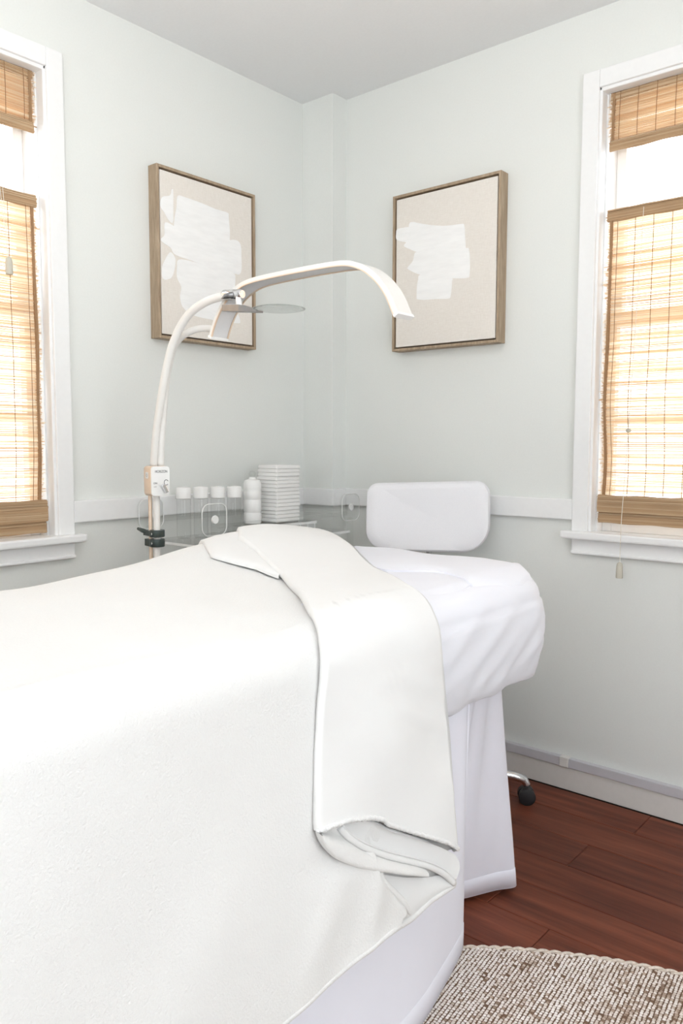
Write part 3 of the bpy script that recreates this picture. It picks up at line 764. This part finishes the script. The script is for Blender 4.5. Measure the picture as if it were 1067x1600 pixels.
# --- skirt hanging to the floor
def skirt():
    fl_path = [(1.42, -2.44), (1.400, -1.8), (1.385, -1.40), (1.371, -1.222), (1.345, -1.10), (1.322, -1.01), (1.306, -.962), (1.285, -.935), (1.235, -.925), (1.195, -.875), (1.192, -.82), (1.213, -.775), (1.245, -.71), (1.275, -.655), (1.20, -.640), (1.12, -.615), (1.05, -.63), (.95, -.612), (.85, -.63), (.70, -.61), (.58, -.66), (.57, -1.2), (.58, -1.8), (.57, -2.44)]
    tp_path = [(1.312, -2.43), (1.312, -1.8), (1.312, -1.40), (1.314, -1.222), (1.312, -1.10), (1.314, -1.01), (1.312, -.962), (1.308, -.95), (1.300, -.935), (1.298, -.90), (1.292, -.86), (1.282, -.81), (1.270, -.765), (1.245, -.715), (1.20, -.68), (1.12, -.66), (1.05, -.648), (.95, -.645), (.85, -.648), (.75, -.655), (.69, -.72), (.685, -1.2), (.685, -1.8), (.685, -2.43)]
    n = 260; k = len(fl_path); tt = np.linspace(0, k-1, n)
    def cr(P):
        P = np.array(P); out = []
        for t_ in tt:
            i = min(int(t_), k-2); s = t_-i; p0, p1, p2, p3 = P[max(i-1, 0)], P[i], P[i+1], P[min(i+2, k-1)]
            out.append(.5*((2*p1)+(p2-p0)*s+(2*p0-5*p1+4*p2-p3)*s*s+(3*p1-p0-3*p2+p3)*s**3))
        return np.array(out)
    A, B_ = cr(tp_path), cr(fl_path)
    org = (1.0, -1.5, .012); mb = MB(org); rows_ = []
    zs = np.concatenate([np.linspace(.625, .13, 26), np.linspace(.118, .012, 8)])
    for z in zs:
        f_ = (.625-z)/(.625-.012); g_ = f_**.9
        R_ = A*(1-g_)+B_*g_
        rows_.append([(p[0]+.004*math.sin(i*.33)*math.sin(PI*min(1, f_+.2)), p[1], z) for i, p in enumerate(R_)])
    mb.grid(rows_)
    root = obj('table_skirt', mb, SKIRT, smooth=True, recalc=False)
    tag(root, 'white cloth skirt hanging from the treatment table to the floor in loose folds', 'table skirt')
    # stitched hem band along the floor
    mb = MB(org); g_ = lambda z: ((.625-z)/.613)**.9
    def ring(z, o_):
        R_ = A*(1-g_(z))+B_*g_(z); T = np.gradient(R_, axis=0); N_ = np.stack([-T[:, 1], T[:, 0]], 1); N_ /= np.linalg.norm(N_, axis=1)[:, None]+1e-9
        f_ = (.625-z)/.613
        return [(p[0]-q[0]*o_+.004*math.sin(i*.33)*math.sin(PI*min(1, f_+.2)), p[1]-q[1]*o_, z) for i, (p, q) in enumerate(zip(R_, N_))]
    mb.grid([ring(.062, .0002), ring(.0615, .0012), ring(.045, .0014), ring(.014, .0012), ring(.0135, -.001)])
    obj('hem_band', mb, SKIRT, root, smooth=True, recalc=False)
skirt()

# ---------------------------------------------------------------- half-moon lamp on its stand
LY = -1.0
lp = thing('half_moon_lamp', 'white half-moon arch lamp on a slim pole behind the treatment table', 'lamp', (0, 0, 0))
PX, PY_ = hit(244, 760, 1, -1.03)[0], -1.03
lp.location = (PX, PY_, 0); org = lp.location
def pathY(pts, Y, n=60):
    YY = Y if hasattr(Y, '__len__') else [Y]*len(pts)
    P = np.array([hit(x, y, 1, q) for (x, y), q in zip(pts, YY)]); out = []
    k = len(P)
    for t_ in np.linspace(0, k-1, n):
        i = min(int(t_), k-2); s = t_-i; p0, p1, p2, p3 = P[max(i-1, 0)], P[i], P[i+1], P[min(i+2, k-1)]
        out.append(.5*((2*p1)+(p2-p0)*s+(2*p0-5*p1+4*p2-p3)*s*s+(3*p1-p0-3*p2+p3)*s**3))
    return np.array(out)
# stand: base, pole, clamp
mb = MB(org); mb.lathe([(.15, 0), (.15, .012), (.13, .022), (.03, .028), (.03, .05)], (PX, PY_, 0), 40); obj('base_plate', mb, LAMPW, lp, smooth='auto')
mb = MB(org); mb.tube([(PX, PY_, .03), (PX, PY_, 1.0)], .0095, 16); obj('pole', mb, LAMPW, lp, smooth='auto')
mb = MB(org); mb.tube([(PX-.0215, PY_-.006, .03), (PX-.0215, PY_-.006, .99)], .0055, 10); obj('cable_tube', mb, GOLD, lp, smooth='auto', label='thin champagne tube beside the pole')
zc = hit(240, 837, 1, PY_)[2]
mb = MB(org); mb.lathe([(.021, -.006), (.022, -.004), (.022, .012), (.021, .014)], (PX, PY_, zc+.004), 18)
mb.obox((PX-.020, PY_-.006, zc+.008), (.026, -.004, 0), (.002, .011, 0), (0, 0, .0075)); cl = obj('clamp', mb, CLAMPM, lp, smooth='auto')
mb = MB(org); mb.lathe([(.021, 0), (.022, .002), (.022, .020), (.021, .022)], (PX, PY_, zc-.030), 18)
mb.obox((PX-.016, PY_-.006, zc-.019), (.022, -.004, 0), (.002, .012, 0), (0, 0, .010)); obj('clamp', mb, CLAMPM, lp, smooth='auto')
mb = MB(org); mb.tube([(PX-.030, PY_-.010, zc+.010), (PX-.050, PY_-.012, zc+.013), (PX-.072, PY_-.014, zc+.018)], [.006, .007, .004], 8); obj('clamp_lever', mb, CLAMPM, cl, smooth=True)
for dz_ in (.008, -.019):
    mb = MB(org); mb.lathe([(.001, .0015), (.004, .001), (.0045, -.001), (.001, -.0015)], (0, 0, 0), 12)
    V = np.array(mb.v); V = np.stack([V[:, 0]*.75+V[:, 2]*.2, V[:, 2]*1.0-V[:, 0]*.3, V[:, 1]], 1)+np.array((PX+.004, PY_-.0215, zc+dz_)); mb.v = [tuple(p) for p in V]
    obj('clamp_screw', mb, CHROME, cl, smooth='auto')
# control box: white face towards the table, champagne sides
bn = np.array((.968, -.252, 0)); bt = np.array((.252, .968, 0)); up = np.array((0, 0, 1.))
zb0, zb1 = hit(240, 774, 1, PY_)[2], hit(240, 728, 1, PY_)[2]
hz = (zb1-zb0)/2; bc = np.array((PX, PY_, (zb0+zb1)/2))+bt*.002
hw, hd = .0275, .0275
def rbox(mb, c, hx, hy, r, depth0, depth1, n=6):
    P = []
    for cx, cy, a0 in ((hx-r, -hy+r, -PI/2), (hx-r, hy-r, 0), (-hx+r, hy-r, PI/2), (-hx+r, -hy+r, PI)):
        for k in range(n+1):
            a = a0+PI/2*k/n; P.append(c+bt*(cx+r*math.cos(a))+up*(cy+r*math.sin(a))+bn*depth0)
    mb.prism(P, bn*(depth1-depth0))
mb = MB(org); rbox(mb, bc, hw, hz, .009, -hd, hd-.004); bx = obj('control_box', mb, GOLD, lp, smooth='auto', bevel=.0012)
mb = MB(org); rbox(mb, bc, hw-.0006, hz-.0006, .0085, hd-.0045, hd+.001); fp = obj('face_plate', mb, WHITEP, bx, smooth='auto')
def frame_mesh(me_v, c, ex, ey, ez):
    return [tuple(c+ex*p[0]+ey*p[1]+ez*p[2]) for p in me_v]
def lettering(name, body, size, c, ex, ey, ez, mat, parent, org, align='CENTER'):
    cu = bpy.data.curves.new(name, 'FONT'); cu.body = body; cu.size = size; cu.align_x = align; cu.extrude = .0002
    tmp = bpy.data.objects.new(name, cu); COL.objects.link(tmp); bpy.context.view_layer.update()
    me = bpy.data.meshes.new_from_object(tmp.evaluated_get(bpy.context.evaluated_depsgraph_get()))
    bpy.data.objects.remove(tmp)
    for v in me.vertices: v.co = Vector(c)+Vector(ex)*v.co[0]+Vector(ey)*v.co[1]+Vector(ez)*v.co[2]-Vector(org)
    return place(name, me, mat, parent)
fc = bc+bn*(hd+.0013)
lettering('lettering', 'HORIZON', .0108, fc+bt*.002+up*(hz-.0185), bt*.74, up, bn, INK, bx, org)
lettering('lettering', 'ON', .0070, fc-bt*.0215+up*(-.008), bt, up, bn, INK, bx, org, 'LEFT')
lettering('lettering', 'OFF', .0050, fc-bt*.0205+up*(-.0175), bt, up, bn, INKG, bx, org, 'LEFT')
# dial mark and pointer knob, power button
mb = MB(org); mb.tube([fc+bt*(.0165+.0062*math.cos(a))+up*(-.004+.0075*math.sin(a)) for a in np.linspace(.5, 5.6, 20)], .0008, 5); obj('dial_mark', mb, INK, bx)
kd = (bt*.42-up*.9); kd /= np.linalg.norm(kd); kp = np.cross(bn, kd)
mb = MB(org); mb.obox(fc+bt*.0085-up*.021+bn*.007, kd*.0125, kp*.0052, bn*.007); obj('pointer_knob', mb, CHROME, bx, bevel=.0015)
sc_ = bc-bt*(hw+.0003)
mb = MB(org)
P = []
for cx, cy, a0 in ((.006, -.006, -PI/2), (.006, .006, 0), (-.006, .006, PI/2), (-.006, -.006, PI)):
    for k in range(5): a = a0+PI/2*k/4; P.append(sc_+bn*(cx+.003*math.cos(a)-.002)+up*(cy+.003*math.sin(a)+hz*.38))
mb.prism(P, -bt*.0012); pb = obj('power_button', mb, WHITEP, bx)
mb = MB(org); mb.tube([sc_-bt*.0014+bn*(.0042*math.cos(a)-.002)+up*(.0042*math.sin(a)+hz*.38) for a in np.linspace(0, 2*PI, 19)[:-1]], .0005, 5, closed=True); obj('button_ring', mb, INKG, bx)
# twin arms
a1 = pathY([(240.5, 728), (242, 700), (246, 659), (255.5, 595.6), (265, 548), (273, 524), (282.6, 503), (295, 486), (315, 471), (336.5, 462.5), (353, 460)], PY_, 60)
k = np.linspace(0, 1, 60); a1[:, 1] += .02*k**2
mb = MB(org); mb.tube(a1, .0112, 14); obj('arm_tube', mb, LAMPW, lp, smooth=True)
a2 = pathY([(251.5, 728), (252, 700), (254.5, 659), (260, 595.6), (270, 548), (280, 530), (293.7, 519.5), (306.5, 514.5), (319, 513), (338, 514)], [PY_+.014+.055*(i/9)**2 for i in range(10)], 56)
mb = MB(org); mb.tube(a2, .0095, 14); obj('arm_tube', mb, LAMPW, lp, smooth=True)
# arch head
ar = pathY([(328, 525), (331, 513), (336.5, 497), (345, 478), (358, 459), (374.5, 445.5), (391, 438), (421, 430.6), (463, 422), (505, 414.6), (530.5, 411), (547, 411.7), (568.5, 419), (589.6, 437), (605, 460), (613, 480), (617, 489)], LY, 90)
for _ in range(6): ar[1:-1] = (ar[:-2]+2*ar[1:-1]+ar[2:])/4
T = np.gradient(ar, axis=0); T /= np.linalg.norm(T, axis=1)[:, None]
Nn = np.stack([-T[:, 2], 0*T[:, 0], T[:, 0]], 1)        # outward of the arch
WD, TH = .060, .0062
YV = np.array((0, 1., 0))
def sweep(sec, path=ar, N_=None):
    N_ = Nn if N_ is None else N_
    return [[path[i]+N_[i]*a+YV*w for w, a in sec] for i in range(len(path))]
sec = [(0, -TH), (.004, -TH), (.004, -TH+.004), (WD-.004, -TH+.004), (WD-.004, -TH), (WD, -TH), (WD, TH-.002), (WD-.002, TH), (.002, TH), (0, TH-.002)]
mb = MB(org); G_ = sweep(sec); mb.grid(G_, closed_v=True); mb.f += [tuple(range(10)), tuple((len(ar)-1)*10+i for i in range(10))]
hd_ = obj('arch_head', mb, LAMPW, lp, smooth='auto')
for w0, w1 in ((-.0004, .0042), (WD-.0042, WD+.0004)):
    mb = MB(org); mb.grid(sweep([(w0, -TH-.0006), (w1, -TH-.0006), (w1, -TH+.0022), (w0, -TH+.0022)]), closed_v=True); obj('rim', mb, GOLD, hd_, smooth='auto', label='champagne rim')
mb = MB(org); mb.grid(sweep([(.0045, -TH+.0015), (WD-.0045, -TH+.0015), (WD-.0045, -TH+.0038), (.0045, -TH+.0038)]), closed_v=True); obj('light_diffuser', mb, DIFFUSER, hd_, smooth='auto')
for i, sg in ((0, -1), (len(ar)-1, 1)):
    mb = MB(org); c = ar[i]+YV*WD/2+T[i]*sg*.003; mb.obox(c, T[i]*.0035, YV*(WD/2+.001), Nn[i]*(TH+.001)); obj('end_cap', mb, WHITEP, hd_, bevel=.0015)
# joint, clamp and lens
jc = hit(364, 460, 1, LY-.012)
ja, jb = hit(349, 460.5, 1, LY-.012), hit(379, 459.5, 1, LY-.008)
mb = MB(org); mb.tube([ja, ja*.93+jb*.07, ja*.5+jb*.5, ja*.07+jb*.93, jb], [.010, .0125, .0125, .0125, .010], 18); jt = obj('joint', mb, CHROME, lp, smooth='auto')
kn = hit(352, 463, 1, LY-.03)
mb = MB(org); mb.tube([kn+np.array((.018, .012, .004)), kn+np.array((.012, .008, .003)), kn, kn+np.array((-.012, -.003, -.005))], [.0075, .008, .0065, .001], 12); obj('joint_knob', mb, DARKMET, jt, smooth='auto')
st0, st1 = hit(372, 462, 1, LY-.012), hit(374, 480, 1, LY-.012)
mb = MB(org); mb.tube([st0, st1], [.007, .0085], 12); obj('lens_stem', mb, WHITEP, lp, smooth='auto')
c0, c1 = hit(351, 482, 1, LY-.012), hit(378, 482, 1, LY-.012); ce = hit(404, 486, 1, LY-.012)
mb = MB(org); mb.add([c0+np.array(q) for q in ((0, -.010, .009), (0, .012, .009), (0, .012, -.008), (0, -.010, -.008))]+[c1+np.array(q) for q in ((0, -.012, .009), (0, .014, .009), (0, .014, -.009), (0, -.012, -.009))]+[ce+np.array(q) for q in ((0, -.004, .003), (0, .016, .003), (0, .016, -.003), (0, -.004, -.003))],
    [(0, 1, 2, 3), (8, 11, 10, 9)]+[(a, b_, b_+4, a+4) for k in (0, 4) for a, b_ in ((k, k+1), (k+1, k+2), (k+2, k+3), (k+3, k))]); obj('lens_bracket', mb, DARKMET, lp, bevel=.001)  # chrome bracket; the dark it reflects is put into its colour
LZ = hit(435, 483, 1, LY)[2]; lc = hit(436, 482.5, 1, LY)
R_ = .064
mb = MB(org); mb.lathe([(.003, .006), (R_*.5, .0048), (R_*.85, .002), (R_, 0), (R_*.85, -.002), (R_*.5, -.0048), (.003, -.006)], lc, 40); obj('magnifier_lens', mb, LENS, lp, smooth=True)
mb = MB(org); mb.tube([lc+np.array((R_*math.cos(a), R_*math.sin(a), 0)) for a in np.linspace(0, 2*PI, 41)[:-1]], .0013, 6, closed=True); obj('lens_rim', mb, LENS, lp, smooth=True)

# ---------------------------------------------------------------- clear trolley in the corner and what stands on it
TX0, TX1, TY0, TY1, TZ = .032, .345, -.850, -.200, .818
tr = thing('clear_trolley', 'clear acrylic trolley in the corner between the lamp and the chair', 'trolley', ((TX0+TX1)/2, (TY0+TY1)/2, 0)); org = tr.location
for z in (TZ-.010, .45, .12):
    mb = MB(org); mb.box(TX0, TX1, TY0, TY1, z, z+.010); sh = obj('shelf', mb, ACRYLIC, tr, bevel=.0015)
    mb = MB(org)
    mb.box(TX1-.0005, TX1+.0015, TY0+.002, TY1-.002, z+.001, z+.009); mb.box(TX0+.002, TX1-.002, TY1-.0005, TY1+.0015, z+.001, z+.009); mb.box(TX0+.002, TX1-.002, TY0-.0015, TY0+.0005, z+.001, z+.009)
    obj('polished_edge', mb, EDGE, sh)
for x in (TX0, TX1):
    for y in (TY0, TY1):
        # rounded corner plate with its bolt, carried on a square post
        sy = 1 if y == TY0 else -1
        mb = MB(org); mb.box(x-.009, x+.009, y-.009, y+.009, .06, TZ+.045); po = obj('post', mb, ACRYLIC, tr, bevel=.003)
        c = np.array((x, y+sy*.004, TZ+.084)); P = []
        for cx, cy, a0 in ((.017, -.017, -PI/2), (.017, .017, 0), (-.017, .017, PI/2), (-.017, -.017, PI)):
            for k in range(6): a = a0+PI/2*k/5; P.append(c+np.array((0, cx*1.3+.026*math.cos(a), cy*1.3+.026*math.sin(a))))
        mb = MB(org); mb.prism([p-np.array((.006, 0, 0)) for p in P], (.012, 0, 0)); obj('corner_plate', mb, ACRYLIC, po, bevel=.002)
        mb = MB(org); mb.tube([p+np.array((.0062, 0, 0)) for p in P], .0016, 5, closed=True); obj('plate_edge', mb, EDGE, po, smooth=True)
        mb = MB(org); mb.tube([c+np.array((.006, 0, 0)), c+np.array((.011, 0, 0))], [.013, .012], 16); obj('bolt_cap', mb, EDGE, po, smooth='auto', label='round cloudy bolt cap')
        mb = MB(org); mb.lathe([(.010, .0), (.022, .006), (.022, .042), (.010, .048)], (x, y, .0), 14); obj('caster', mb, BLACKP, po, smooth='auto')
for x in (TX0, TX1):
    mb = MB(org); mb.tube([(x, TY0+.02, TZ+.062), (x, TY1-.02, TZ+.062)], .0065, 10); obj('rail', mb, ACRYLIC, tr, smooth='auto')
mb = MB(org); mb.tube([(TX0+.02, TY1, TZ+.062), (TX1-.02, TY1, TZ+.062)], .0065, 10); obj('rail', mb, ACRYLIC, tr, smooth='auto')
mb = MB(org); mb.box(TX0+.18, TX1-.02, TY1-.012, TY1-.007, TZ+.001, TZ+.055); obj('end_guard', mb, ACRYLIC, tr)

# clear riser tray under bottle and towels
q = thing('acrylic_tray', 'clear ribbed acrylic tray carrying the white bottle and the towel stack', 'tray', (.175, -.42, TZ+.0005)); org = q.location
mb = MB(org); mb.box(.100, .255, -.565, -.290, TZ+.028, TZ+.034); obj('tray_top', mb, ACRYLIC, q, bevel=.001)
mb = MB(org); mb.box(.256, .258, -.560, -.285, TZ+.026, TZ+.035); obj('tray_edge', mb, EDGE, q)
for y in np.linspace(-.556, -.289, 8):
    mb = MB(org); mb.box(.107, .253, y-.002, y+.002, TZ+.001, TZ+.028); obj('rib', mb, EDGE if int(y*1000) % 2 else ACRYLIC, q)
ZTR = TZ+.0345
# towels
names = ['topmost', 'second from the top', 'third from the top', 'fourth from the top', 'fifth from the top', 'sixth from the top', 'seventh from the top', 'eighth from the top', 'seventh from the bottom', 'sixth from the bottom', 'fifth from the bottom', 'fourth from the bottom', 'third from the bottom', 'second from the bottom', 'lowest']
def towel_mesh():
    mb = MB(); hx, hy, h = .050, .060, .0134; P = []
    n = 9
    for (cx, cy, a0) in ((hx-.006, -hy+.006, -PI/2), (hx-.006, hy-.006, 0), (-hx+.006, hy-.006, PI/2), (-hx+.006, -hy+.006, PI)):
        for k in range(5): a = a0+PI/2*k/4; P.append((cx, cy, math.cos(a), math.sin(a)))
    rings = []
    for f_, z in ((-.004, .0), (.003, .0003), (.0065, .003), (.0062, .0064), (.0056, .0069), (.0065, .0098), (.003, .0132), (-.004, .0134)):
        rings.append([(p[0]+p[2]*f_*(.55 if abs(p[3]) > .8 else 1), p[1]+p[3]*f_, z+.0004*math.sin(p[1]*90)) for p in P])
    b0 = len(mb.v); mb.grid(rings, closed_v=True); m_ = len(P); mb.f += [tuple(range(m_))[::-1], tuple(7*m_+i for i in range(m_))]
    return mb.mesh('folded_towel', smooth=True)
TM = towel_mesh(); root = None
for i in range(15):
    loc = (.165+random.uniform(-.002, .002), -.385+random.uniform(-.003, .003), ZTR+.0005+i*.01345)
    o = place('folded_towel', TM, TERRY); o.location = loc; o.rotation_euler = (0, 0, random.uniform(-.02, .02))
    tag(o, 'white folded washcloth, %s of the stack beside the bottle' % names[14-i], 'towel', 'folded towels in the stack on the trolley')
# bottle
q = thing('white_bottle', 'white ribbed bottle with a clear ball stopper beside the towel stack', 'bottle', (.165, -.515, ZTR+.0005)); org = q.location
c = (.165, -.515, ZTR+.0005)
mb = MB(org); mb.lathe([(.020, 0), (.029, .002), (.031, .012), (.0305, .035), (.0285, .040), (.0305, .046), (.0305, .080), (.0285, .085), (.031, .092), (.031, .112), (.029, .117), (.0305, .123), (.0305, .142), (.026, .152), (.012, .156)], c, 28); obj('body', mb, WHITEP, q, smooth='auto')
mb = MB(org); mb.lathe([(.012, .155), (.012, .161), (.008, .163)], c, 20); obj('collar', mb, WHITEP, q, smooth='auto')
mb = MB(org); mb.lathe([(.003, .162), (.008, .164), (.0115, .171), (.0115, .176), (.008, .182), (.002, .184)], c, 20); obj('stopper', mb, JARG, q, smooth=True, label='clear ball stopper')
# lidded jars
jl = ['leftmost of the four lidded jars on the trolley, clear glass with white lid', 'clear glass jar with white lid, second from the left on the trolley', 'clear glass jar with white lid, third from the left, behind the round bolt cap', 'clear glass jar with white lid, nearest the white bottle']
j0 = thing('lidded_jar', jl[0], 'jar', (0, 0, TZ+.0005), 'lidded glass jars on the trolley')
mb = MB(); mb.lathe([(.018, 0), (.022, .002), (.0235, .010), (.0235, .128), (.021, .134)], (0, 0, 0), 24); obj('jar_body', mb, JARG, j0, smooth='auto')
mb = MB(); mb.lathe([(.021, .130), (.0248, .132), (.0248, .164), (.0235, .168), (.004, .171)], (0, 0, 0), 24); obj('lid', mb, WHITEP, j0, smooth='auto')
jp = [(.092, -.757), (.118, -.706), (.144, -.655), (.170, -.604)]
j0.location = (*jp[0], TZ+.0005)
for k in (1, 2, 3): dup(j0, (*jp[k], TZ+.0005), jl[k])

# ---------------------------------------------------------------- rolling chair behind the head end
CX, CY = .80, -.375
ch = thing('rolling_chair', 'white upholstered rolling chair with chrome base between table and wall', 'chair', (CX, CY, 0)); org = ch.location
mb = MB(org); mb.lathe([(.03, .452), (.19, .452), (.205, .470), (.208, .500), (.200, .528), (.17, .542), (.02, .548)], (CX, CY, 0), 40); obj('seat', mb, VINYL, ch, smooth='auto')
mb = MB(org); mb.tube([(CX, CY, .10), (CX, CY, .30)], .026, 18); mb.tube([(CX, CY, .30), (CX, CY, .45)], .015, 16); obj('gas_lift', mb, CHROME, ch, smooth='auto')
mb = MB(org); mb.lathe([(.03, .085), (.042, .09), (.042, .125), (.032, .14)], (CX, CY, 0), 20); obj('hub', mb, CHROME, ch, smooth='auto')
RL = .322
for k in range(5):
    a = math.radians(35.5+72*k); d = np.array((math.cos(a), math.sin(a), 0)); c = np.array((CX, CY, 0))
    mb = MB(org); mb.tube([c+d*.03+UP*.115, c+d*.15+UP*.108, c+d*(RL-.04)+UP*.088, c+d*(RL-.008)+UP*.078, c+d*RL+UP*.060], [.017, .016, .014, .0135, .012], 14); lg = obj('leg', mb, CHROME, ch, smooth='auto')
    e = c+d*RL; w = np.array((-d[1], d[0], 0)); cs = []
    mb = MB(org)
    for sg in (-1, 1):
        o_ = e+w*sg*.0125; mb.tube([o_-w*.010+UP*.0265, o_-w*.008+UP*.0265, o_+w*.008+UP*.0265, o_+w*.010+UP*.0265], [.020, .0262, .0262, .020], 22)
    mb.tube([e+UP*.022, e+UP*.05], .008, 10); mb.obox(e+UP*.043, d*.014, w*.020, UP*.008)
    obj('caster', mb, BLACKP, lg, smooth='auto')
# backrest
bd = math.radians(116); bnv = np.array((math.cos(bd), math.sin(bd), 0)); btv = np.array((math.sin(bd), -math.cos(bd), 0))
bcn = np.array((.660, -.165, 0)); ZB0, ZB1 = .765, 1.000; BW = .208
def backrest():
    prof = []   # outline: rounded top corners, larger raked lower corners
    def arc(cx, cz, r, a0, a1, n=8):
        for k in range(n+1):
            a = math.radians(a0+(a1-a0)*k/n); prof.append((cx+r*math.cos(a), cz+r*math.sin(a)))
    arc(BW-.045, ZB1-.045+.006, .045, 0, 90); arc(-BW+.035, ZB1-.035-.006, .035, 90, 180)
    arc(-BW+.075, ZB0+.075, .075, 180, 270); arc(BW-.095, ZB0+.100, .097, 270, 360, 10)
    C_ = np.array(prof); cen = np.array((0, (ZB0+ZB1)/2)); rings = []
    for ins, dn in ((.10, -.021), (.04, -.022), (.012, -.020), (.003, -.014), (0, -.006), (0, .006), (.003, .014), (.012, .020), (.04, .022), (.10, .021)):
        R = []
        for x, z in C_:
            v = np.array((x, z))-cen; l = np.linalg.norm(v); p = cen+v*max(0, (l-ins)/l)
            R.append(bcn+btv*p[0]+UP*p[1]+bnv*(dn-.55*p[0]**2+(p[1]-.88)*.12))
        rings.append(R)
    mb = MB(org); mb.grid(rings, closed_v=True); n = len(prof); mb.f += [tuple(range(n)), tuple(9*n+i for i in range(n))[::-1]]
    obj('backrest', mb, VINYL, ch, smooth='auto')
    mb = MB(org); mb.tube([rings[0][0]*0+p+bnv*.0 for p in [r for r in rings[5]]], .0022, 6, closed=True); obj('piping', mb, VINYL, ch, smooth=True)
backrest()
mb = MB(org); b0 = np.array((CX, CY, .455)); mb.tube([b0, b0+bnv*.16+np.array((-.03, 0, 0)), bcn+bnv*.02+UP*.52, bcn+bnv*.020+UP*.62, bcn+bnv*.020+UP*.78], .012, 10); obj('back_support', mb, CHROME, ch, smooth=True)

# ---------------------------------------------------------------- round woven rug
RC, RR_ = np.array((2.11, -1.93)), 1.275
def rug():
    t = thing('round_rug', 'round hand-woven jute and cream rug on the dark floor', 'rug', (RC[0], RC[1], 0)); org = t.location
    mb = MB(org); mb.lathe([(RR_-.02, .001), (RR_-.004, .002), (RR_-.004, .007), (RR_-.02, .0085), (.01, .0085)], (RC[0], RC[1], 0), 140); obj('backing', mb, JUTE, t)
    # rows of raised loops; fine near the visible edge, longer stitches elsewhere
    ang = math.radians(6); ra = np.array((-math.sin(ang), math.cos(ang))); ca = np.array((math.cos(ang), math.sin(ang)))
    V_, F_, T_ = [], [], []
    pit = .0082
    hump = [(-.5, 0), (-.22, .8), (.22, .8), (.5, 0)]
    nr = int(RR_/pit); V_blocks, n0 = [], 0
    faces = []
    rg = np.random.default_rng(3)
    for i in range(-nr, nr+1):
        x = i*pit; L_ = math.sqrt(max(0, (RR_-.012)**2-x*x))
        tone_row = rg.normal(0, .06); band_t = .07*math.sin(i*.21)+.05*math.sin(i*.083+1)
        y = -L_+rg.uniform(0, .006)
        while y < L_:
            P = RC+ca*x+ra*y
            near = P[0] < 2.15 and P[1] > -1.72 and P[0] > 1.1
            st = .0074 if near else .019
            ln = st*rg.uniform(.74, .90); w = pit*rg.uniform(.82, .98); hh = rg.uniform(.0036, .0054)
            if P[0] > .0 and not (P[0] < 1.16):
                tone = tone_row+band_t+rg.normal(0, .12)-(.30 if rg.random() < .05 else 0)
                cx = rg.normal(0, .0005)
                ys = (0, .25, .75, 1); zs = (.0, .85, .95, .1)
                blk = []
                for a, za in zip(ys, zs):
                    for u_, zu in hump:
                        q = RC+ca*(x+cx+u_*w)+ra*(y+a*ln)
                        blk.append((q[0], q[1], .0075+hh*za*(zu if zu else .0)))
                V_blocks.append(blk); T_ += [tone]*16
            y += st
    V = np.array(V_blocks).reshape(-1, 3); nb = len(V_blocks)
    q = np.array([(r*4+c_, r*4+c_+1, (r+1)*4+c_+1, (r+1)*4+c_) for r in range(3) for c_ in range(3)])
    Fa = (q[None]+(np.arange(nb)*16)[:, None, None]).reshape(-1, 4)
    me = bpy.data.meshes.new('loops'); me.vertices.add(len(V)); me.vertices.foreach_set('co', (V-np.array(org)).ravel())
    me.loops.add(Fa.size); me.loops.foreach_set('vertex_index', Fa.ravel().astype(np.int32)); me.polygons.add(len(Fa))
    me.polygons.foreach_set('loop_start', np.arange(0, Fa.size, 4, dtype=np.int32)); me.polygons.foreach_set('loop_total', np.full(len(Fa), 4, dtype=np.int32))
    me.update(calc_edges=True); at = me.attributes.new('tone', 'FLOAT', 'POINT'); at.data.foreach_set('value', np.array(T_, dtype=np.float32))
    for p in me.polygons: p.use_smooth = True
    o = place('woven_loops', me, LOOPS, t); o['kind'] = 'stuff'
    # twisted border: two strands wound round each other
    for ph in (0, PI):
        n = 1300; path = []
        for k in range(n):
            a = 2*PI*k/n; tw = a*150+ph; r = RR_-.004+.0032*math.cos(tw)
            path.append((RC[0]+r*math.cos(a), RC[1]+r*math.sin(a), .0072+.0030*math.sin(tw)))
        mb = MB(org); mb.tube(path, .0036, 5, closed=True); obj('border_strand', mb, BORDER, t, smooth=True)
JUTE = plain('jute_backing', s2l((112, 88, 70)), .95, nscale=500, amt=.3)
def loops_mat():
    M = Mat('rug_loops'); at = M.n('ShaderNodeAttribute', attribute_name='tone'); n = M.noise(M.coords((3, .6, 1)), 14, 4, .7)
    n2 = M.n('ShaderNodeMath', operation='MULTIPLY_ADD'); n2.inputs[1].default_value = .45; n2.inputs[2].default_value = .27; M.l(n, n2.inputs[0])
    ad = M.n('ShaderNodeMath', operation='ADD'); M.l(n2.outputs[0], ad.inputs[0]); M.l(at.outputs['Fac'], ad.inputs[1])
    M.l(M.ramp(ad.outputs[0], [(.10, s2l((120, 94, 76))), (.27, s2l((186, 166, 150))), (.42, s2l((224, 214, 206))), (.75, s2l((240, 234, 230)))]), M.b.inputs['Base Color'])
    M.set(Roughness=.95); M.bump(M.noise(M.coords(), 900, 2), .4, .001); return M.m
LOOPS = loops_mat(); BORDER = plain('rug_border_yarn', s2l((214, 202, 190)), .95, nscale=160, amt=.2, bstr=.3)
rug()
